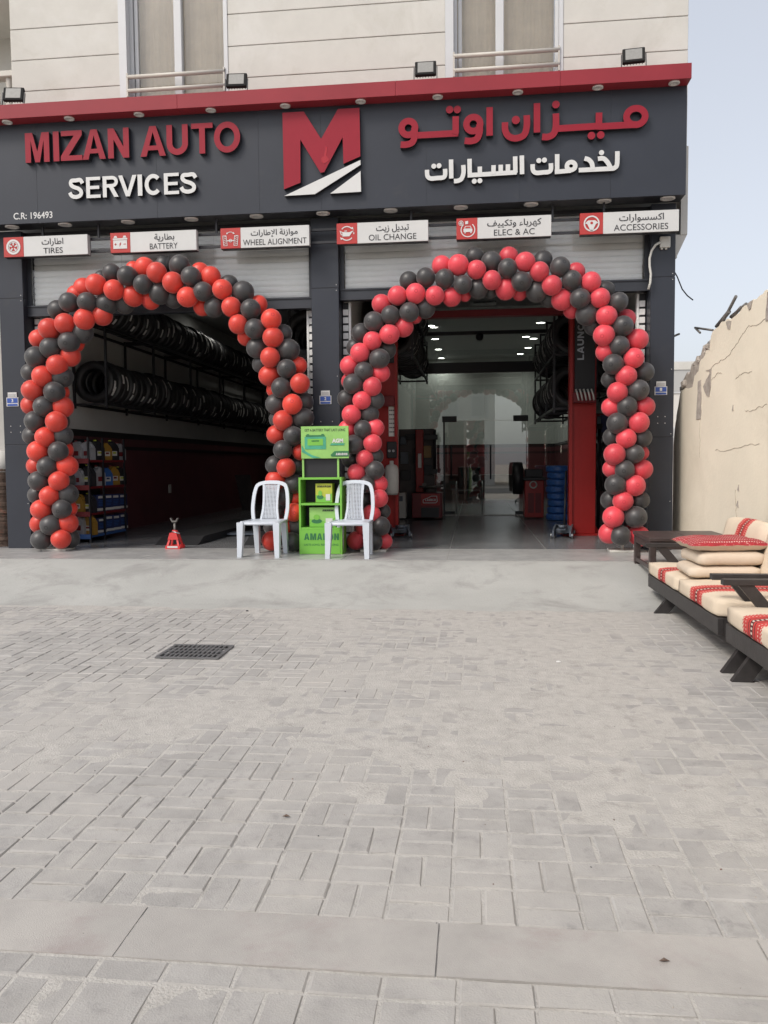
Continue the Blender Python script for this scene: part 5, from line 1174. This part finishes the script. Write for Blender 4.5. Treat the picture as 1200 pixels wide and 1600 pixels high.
q = MB(); q.tube([at(*p, X=2.6) for p in ((1052, 526), (1058, 523), (1061, 522))], .014, 8); q.build('steel_bar', 'rusty', T)

def blob(mb, x0, x1, y0, y1, z0, z1, bev=.04, puff=.02, mx=None, mi=0):
    """soft cushion: rounded, slightly puffed box"""
    bm = bmesh.new(); bmesh.ops.create_cube(bm, size=1); bmesh.ops.subdivide_edges(bm, edges=bm.edges[:], cuts=7, use_grid_fill=True)
    hx, hy, hz = (x1-x0)/2, (y1-y0)/2, (z1-z0)/2; c = Vector(((x0+x1)/2, (y0+y1)/2, (z0+z1)/2)); vs = []
    for v in bm.verts:
        u = v.co*2; p = Vector((u.x*hx, u.y*hy, u.z*hz))
        q_ = Vector((max(-hx+bev, min(hx-bev, p.x)), max(-hy+bev, min(hy-bev, p.y)), max(-hz+bev, min(hz-bev, p.z)))); d = p-q_
        if d.length > 1e-6: p = q_+d.normalized()*min(bev, d.length) if d.length > bev*.99 else p
        f = lambda t: 1-t*t
        p.z += puff*(u.z)*f(u.x)*f(u.y); p.x += puff*u.x*f(u.y)*f(u.z)*.7; p.y += puff*u.y*f(u.x)*f(u.z)*.3
        p += Vector((mnoise.noise((c+p)*5), mnoise.noise((c+p)*5+Vector((9, 0, 0))), mnoise.noise((c+p)*5+Vector((0, 9, 0)))))*.008
        vs.append(c+p)
    bm.verts.index_update(); mb.add(vs, [[v.index for v in f_.verts] for f_ in bm.faces], mi, True, mx); bm.free()
def sofa(Y0, Y1, stripes, label, arms, legs):
    T = thing('wooden_sofa', label, 'sofa', (2.1, (Y0+Y1)/2, gz((Y0+Y1)/2)), 'wooden sofas along the broken wall')
    cm = cushion_mat(stripes)
    q = MB(); q.box(1.68, 1.72, Y0, Y1, -.12, 0, 0, .003); q.box(2.42, 2.46, Y0, Y1, -.12, 0, 0, .003); q.box(1.72, 2.42, Y0+.003, Y0+.04, -.118, -.002); q.box(1.72, 2.42, Y1-.04, Y1-.003, -.118, -.002)
    for k in range(8): y = Y0+.1+(Y1-Y0-.25)*k/7; q.box(1.72, 2.42, y, y+.07, -.04, -.02)
    q.build('frame', 'wood', T)
    for y in legs:
        zg = gz(y)
        for x_t, x_b in ((1.785, 1.665), (2.36, 2.50)):
            s_ = 1 if x_b > x_t else -1
            q = MB(); q.prism([(x_t-.06, -.118), (x_t+.06, -.118), (x_b+.06, zg+.002), (x_b-.06, zg+.002)], y, y+.045, 0); q.build('leg', 'wood', T)
    n = 2; L = (Y1-Y0)/n
    for k in range(n):
        q = MB(); blob(q, 1.675, 2.42, Y0+L*k+.006, Y0+L*(k+1)-.006, .0, .125, .03, .005); q.build('seat_cushion', cm, T)
        mx = Matrix.Translation((2.33, 0, .10)) @ Matrix.Rotation(R(16), 4, 'Y')
        q = MB(); blob(q, -.07, .09, Y0+L*k+.01, Y0+L*(k+1)-.01, .0, .47, .055, .016, mx); q.build('back_cushion', cm, T)
    q = MB(); mx = Matrix.Translation((2.46, 0, .0)) @ Matrix.Rotation(R(16), 4, 'Y')
    q.box(-.0, .035, Y0, Y1, .38, .46, 0, 0, 1, mx); q.box(0, .035, Y0, Y1, .12, .2, 0, 0, 1, mx)
    for k in range(4): y = Y0+.02+(Y1-Y0-.09)*k/3; q.box(.003, .032, y, y+.05, -.1, .46, 0, 0, 1, mx)
    q.build('back_frame', 'wood', T)
    for y in arms:
        q = MB(); q.box(1.64, 2.56, y, y+.065, .265, .305, 0, .003); q.prism([(1.74, .266), (1.84, .266), (2.06, -.0), (1.96, -.0)], y+.012, y+.054, 0)
        q.box(2.44, 2.49, y+.012, y+.054, -.05, .266); q.build('arm', 'wood', T)
    return T
sofa(5.77, 8.02, [(7.44, .14), (6.31, .16)], 'cream cushioned black wooden sofa nearer the shop with stacked cushions on it', (7.945, 5.775), (7.38,))
sofa(3.36, 5.59, [(5.06, .165), (3.93, .165)], 'cream cushioned black wooden sofa nearer the camera at the right edge', (5.52, 3.365), (5.41, 5.20, 3.6))
# loose cushions
mxr = lambda x, y, z, a: Matrix.Translation((x, y, z)) @ Matrix.Rotation(R(a), 4, 'Z')
q = MB(); blob(q, -.285, .285, -.28, .28, 0, .10, .049, .006, mxr(2.03, 7.0, .135, -3)); tag(q.build('cushion', 'cream'), 'plain cream cushion lying lowest in the pile on the far sofa', 'cushion', 'plain cushions piled on the sofa')
q = MB(); blob(q, -.27, .27, -.28, .28, 0, .11, .049, .006, mxr(2.065, 7.01, .238, 2)); tag(q.build('cushion', 'cream'), 'plain cream cushion in the middle of the pile on the far sofa', 'cushion', 'plain cushions piled on the sofa')
T = thing('pillow', 'red woven pillow lying on top of the cream cushions', 'pillow', (2.05, 7.02, .36), local=True); T.rotation_euler = (0, 0, R(3))
def pillow_half(sgn, m_):
    n = 16; vs = []
    for j in range(n+1):
        for i in range(n+1):
            u, v = -1+2*i/n, -1+2*j/n; k = ((1-u**4)*(1-v**4))
            vs.append((u*.31*(1+.05*v*v), v*.28*(1+.04*u*u), .045+sgn*(.05 if sgn > 0 else .062)*k**.55+.012*mnoise.noise(Vector((u*3, v*3, 1)))))
    q = MB(); q.add(vs, [(j*(n+1)+i, j*(n+1)+i+1, (j+1)*(n+1)+i+1, (j+1)*(n+1)+i) for j in range(n) for i in range(n)], 0, True); return q
pillow_half(1, 0).build('top_cover', 'red_weave', T); pillow_half(-1, 0).build('bottom_cover', 'cream', T)
# side table
T = thing('side_table', 'low dark brown wooden table at the far end of the sofas', 'table', (2.1, 8.6, 0))
q = MB(); q.box(1.72, 2.12, 8.16, 9.02, .30, .335, 0, .004); q.box(2.125, 2.55, 8.16, 9.02, .30, .335, 0, .004); q.build('top', 'table_wood', T)
for x_ in (1.73, 2.48):
    for y in (8.18, 8.93): q = MB(); q.box(x_, x_+.06, y, y+.07, rampz(x_, y)-.01, .30, 0, .003); q.build('leg', 'table_wood', T)
q = MB(); q.box(1.735, 1.755, 8.25, 8.93, .22, .30); q.box(1.79, 2.48, 8.19, 8.21, .22, .30); q.box(1.735, 1.755, 8.25, 8.93, .02, .06); q.box(1.79, 2.48, 8.97, 8.99, .22, .30); q.build('apron', 'table_wood', T)

# ================================================================== GROUND DETAILS
T = thing('drain_grate', 'dark metal drain grate set in the paving', 'drain grate', (-2.04, 5.72, gz(5.72)))
q = MB(); zz = gz(5.72); q.box(-2.27, -1.82, 5.53, 5.91, zz-.04, zz+.0015); q.build('pit', 'black_void', T)
q = MB(); x0, x1, y0, y1 = -2.28, -1.81, 5.52, 5.92
def bar(a, b, c, d): q.box(a, b, c, d, gz((c+d)/2)+.002, gz((c+d)/2)+.012)
bar(x0, x1, y0, y0+.025); bar(x0, x1, y1-.025, y1); bar(x0, x0+.025, y0+.025, y1-.025); bar(x1-.025, x1, y0+.025, y1-.025)
for k in range(3): y = y0+.025+(.35/4)*(k+1)-.006; bar(x0+.025, x1-.025, y, y+.012)
for k in range(11):
    x_ = x0+.025+.42/12*(k+1)-.007
    for j in range(4): y = y0+.025+.0875*j; bar(x_, x_+.014, y+(.007 if j else 0), y+.0815 if j < 3 else y+.0875)
q.build('grille', 'iron', T)
for (px, py, s_, lab) in ((1038, 1505, .011, 'small dry leaf on the concrete band'), (447, 1278, .012, 'tiny dark twig on the paving left of the middle')):
    d = AX[0]*((px-600)/F)-AX[1]*((py-800)/F)+AX[2]; t = (-.36-EYE)/(d.z-.012*d.y); p_ = Vector((0, 0, EYE))+d*t
    q = MB(); q.add([(p_.x-s_*1.4, p_.y, p_.z+.006), (p_.x-.2*s_, p_.y-.5*s_, p_.z+.012), (p_.x+s_*1.5, p_.y+.2*s_, p_.z+.006), (p_.x, p_.y+.6*s_, p_.z+.013), (p_.x-.1*s_, p_.y, p_.z+.004)], [(0, 1, 3), (1, 2, 3), (0, 1, 4), (1, 2, 4), (2, 3, 4), (3, 0, 4)]); tag(q.build('leaf', 'bark'), lab, 'leaf')
for (px, py, s_, lab) in ((873, 1035, .012, 'white pebble on the paving right of the drain'), (386, 955, .010, 'dark pebble at the edge of the concrete ramp')):
    d = AX[0]*((px-600)/F)-AX[1]*((py-800)/F)+AX[2]; t = (-.36-EYE)/(d.z-.012*d.y); p_ = Vector((0, 0, EYE))+d*t
    bm = bmesh.new(); bmesh.ops.create_icosphere(bm, subdivisions=2, radius=s_); q = MB()
    q.add([(p_.x+v.co.x*1.5*(1+.2*mnoise.noise(v.co*90)), p_.y+v.co.y, p_.z+s_*.4+v.co.z*.6) for v in bm.verts], [[v.index for v in f_.verts] for f_ in bm.faces], 0, True); bm.free(); tag(q.build('pebble', 'sign_white' if px > 600 else 'acp_black'), lab, 'pebble')

db = MB()
for k in range(150):
    x = random.uniform(-5.5, 2.2); y = random.choice((random.uniform(2.0, 9.0), random.uniform(2.0, 4.5))); s_ = random.uniform(.0014, .0034)
    z = (gz(y)+.001 if y < 7.4 else rampz(x, y))
    mx = Matrix.Translation((x, y, z+s_*.4)) @ Matrix.Rotation(random.uniform(0, 6), 4, 'Z') @ Matrix.Diagonal((random.uniform(1, 2.4), 1, .8, 1))
    db.add([mx @ Vector(p)*1 for p in ((-s_, -s_, -s_), (s_, -s_*.6, -s_), (s_*.7, s_, -s_), (-s_*.8, s_*.7, -s_), (s_*.1, 0, s_))], [(0, 1, 4), (1, 2, 4), (2, 3, 4), (3, 0, 4), (3, 2, 1, 0)], k % 3)
tag(db.build('grit', ['bark', 'block', 'acp_black']), 'scattered grit and crumbs on the paving', 'grit', kind='stuff')
# ================================================================== SURROUNDINGS
T = thing('palm_tree', 'ringed palm trunk at the left edge beside the black pillar', 'palm tree', (-6.62, 10.5, -.1))
q = MB(); prof = []
for k in range(34):
    z = -.1+.034*k; prof += [(.20+.012*math.sin(k*2.3), z), (.235+.012*math.sin(k*1.7), z+.022)]
q.lathe(prof+[(.2, 1.1), (.15, 1.2), (.001, 1.22)], (-6.52, 10.62, 0), 18); q.build('trunk', 'bark', T)
q = MB(); q.lathe([(.02, 1.0), (.17, 1.02), (.19, 1.15), (.12, 1.3), (.001, 1.32)], (-6.50, 10.58, 0), 14); q.build('cut_stub', 'far_wall', T)
def house(name, label, x0, x1, y0, y1, h, cols, rows, m_='far_wall', facing=1):
    T = thing(name, label, 'building', ((x0+x1)/2, (y0+y1)/2, -.5))
    q = MB(); q.box(x0, x1, y0, y1, -.52, h); q.build('wall', m_, T)
    q = MB(); q.box(x0-.1, x1+.1, y0-.1, y1+.1, h, h+.35); q.build('parapet', 'facade', T)
    yf = y1 if facing > 0 else y0
    for r_ in range(rows):
        for c in range(cols):
            cx = x0+(x1-x0)*(c+.5)/cols; zc = 1.3+3.1*r_
            q = MB(); q.box(cx-.6, cx+.6, yf-.05, yf+.05, zc-.1, zc+1.4); f = q.build('window', 'win_white', T)
            q = MB(); q.box(cx-.53, cx+.53, yf-.06, yf+.06, zc-.03, zc+1.33); q.build('pane', 'pane_pale', f)
    return T
house('far_building', 'pale flat roofed building beyond the broken wall at its far end', 8.8, 15, 40, 50, 5.4, 3, 2, facing=-1)
house('street_house', 'pale house across the street mirrored in the glass office front', -9, 1.5, -34, -24, 7.2, 5, 2)
house('street_house', 'lower cream house across the street mirrored beside the pale one', 5, 18, -36, -25, 5.2, 5, 1, 'plaster')
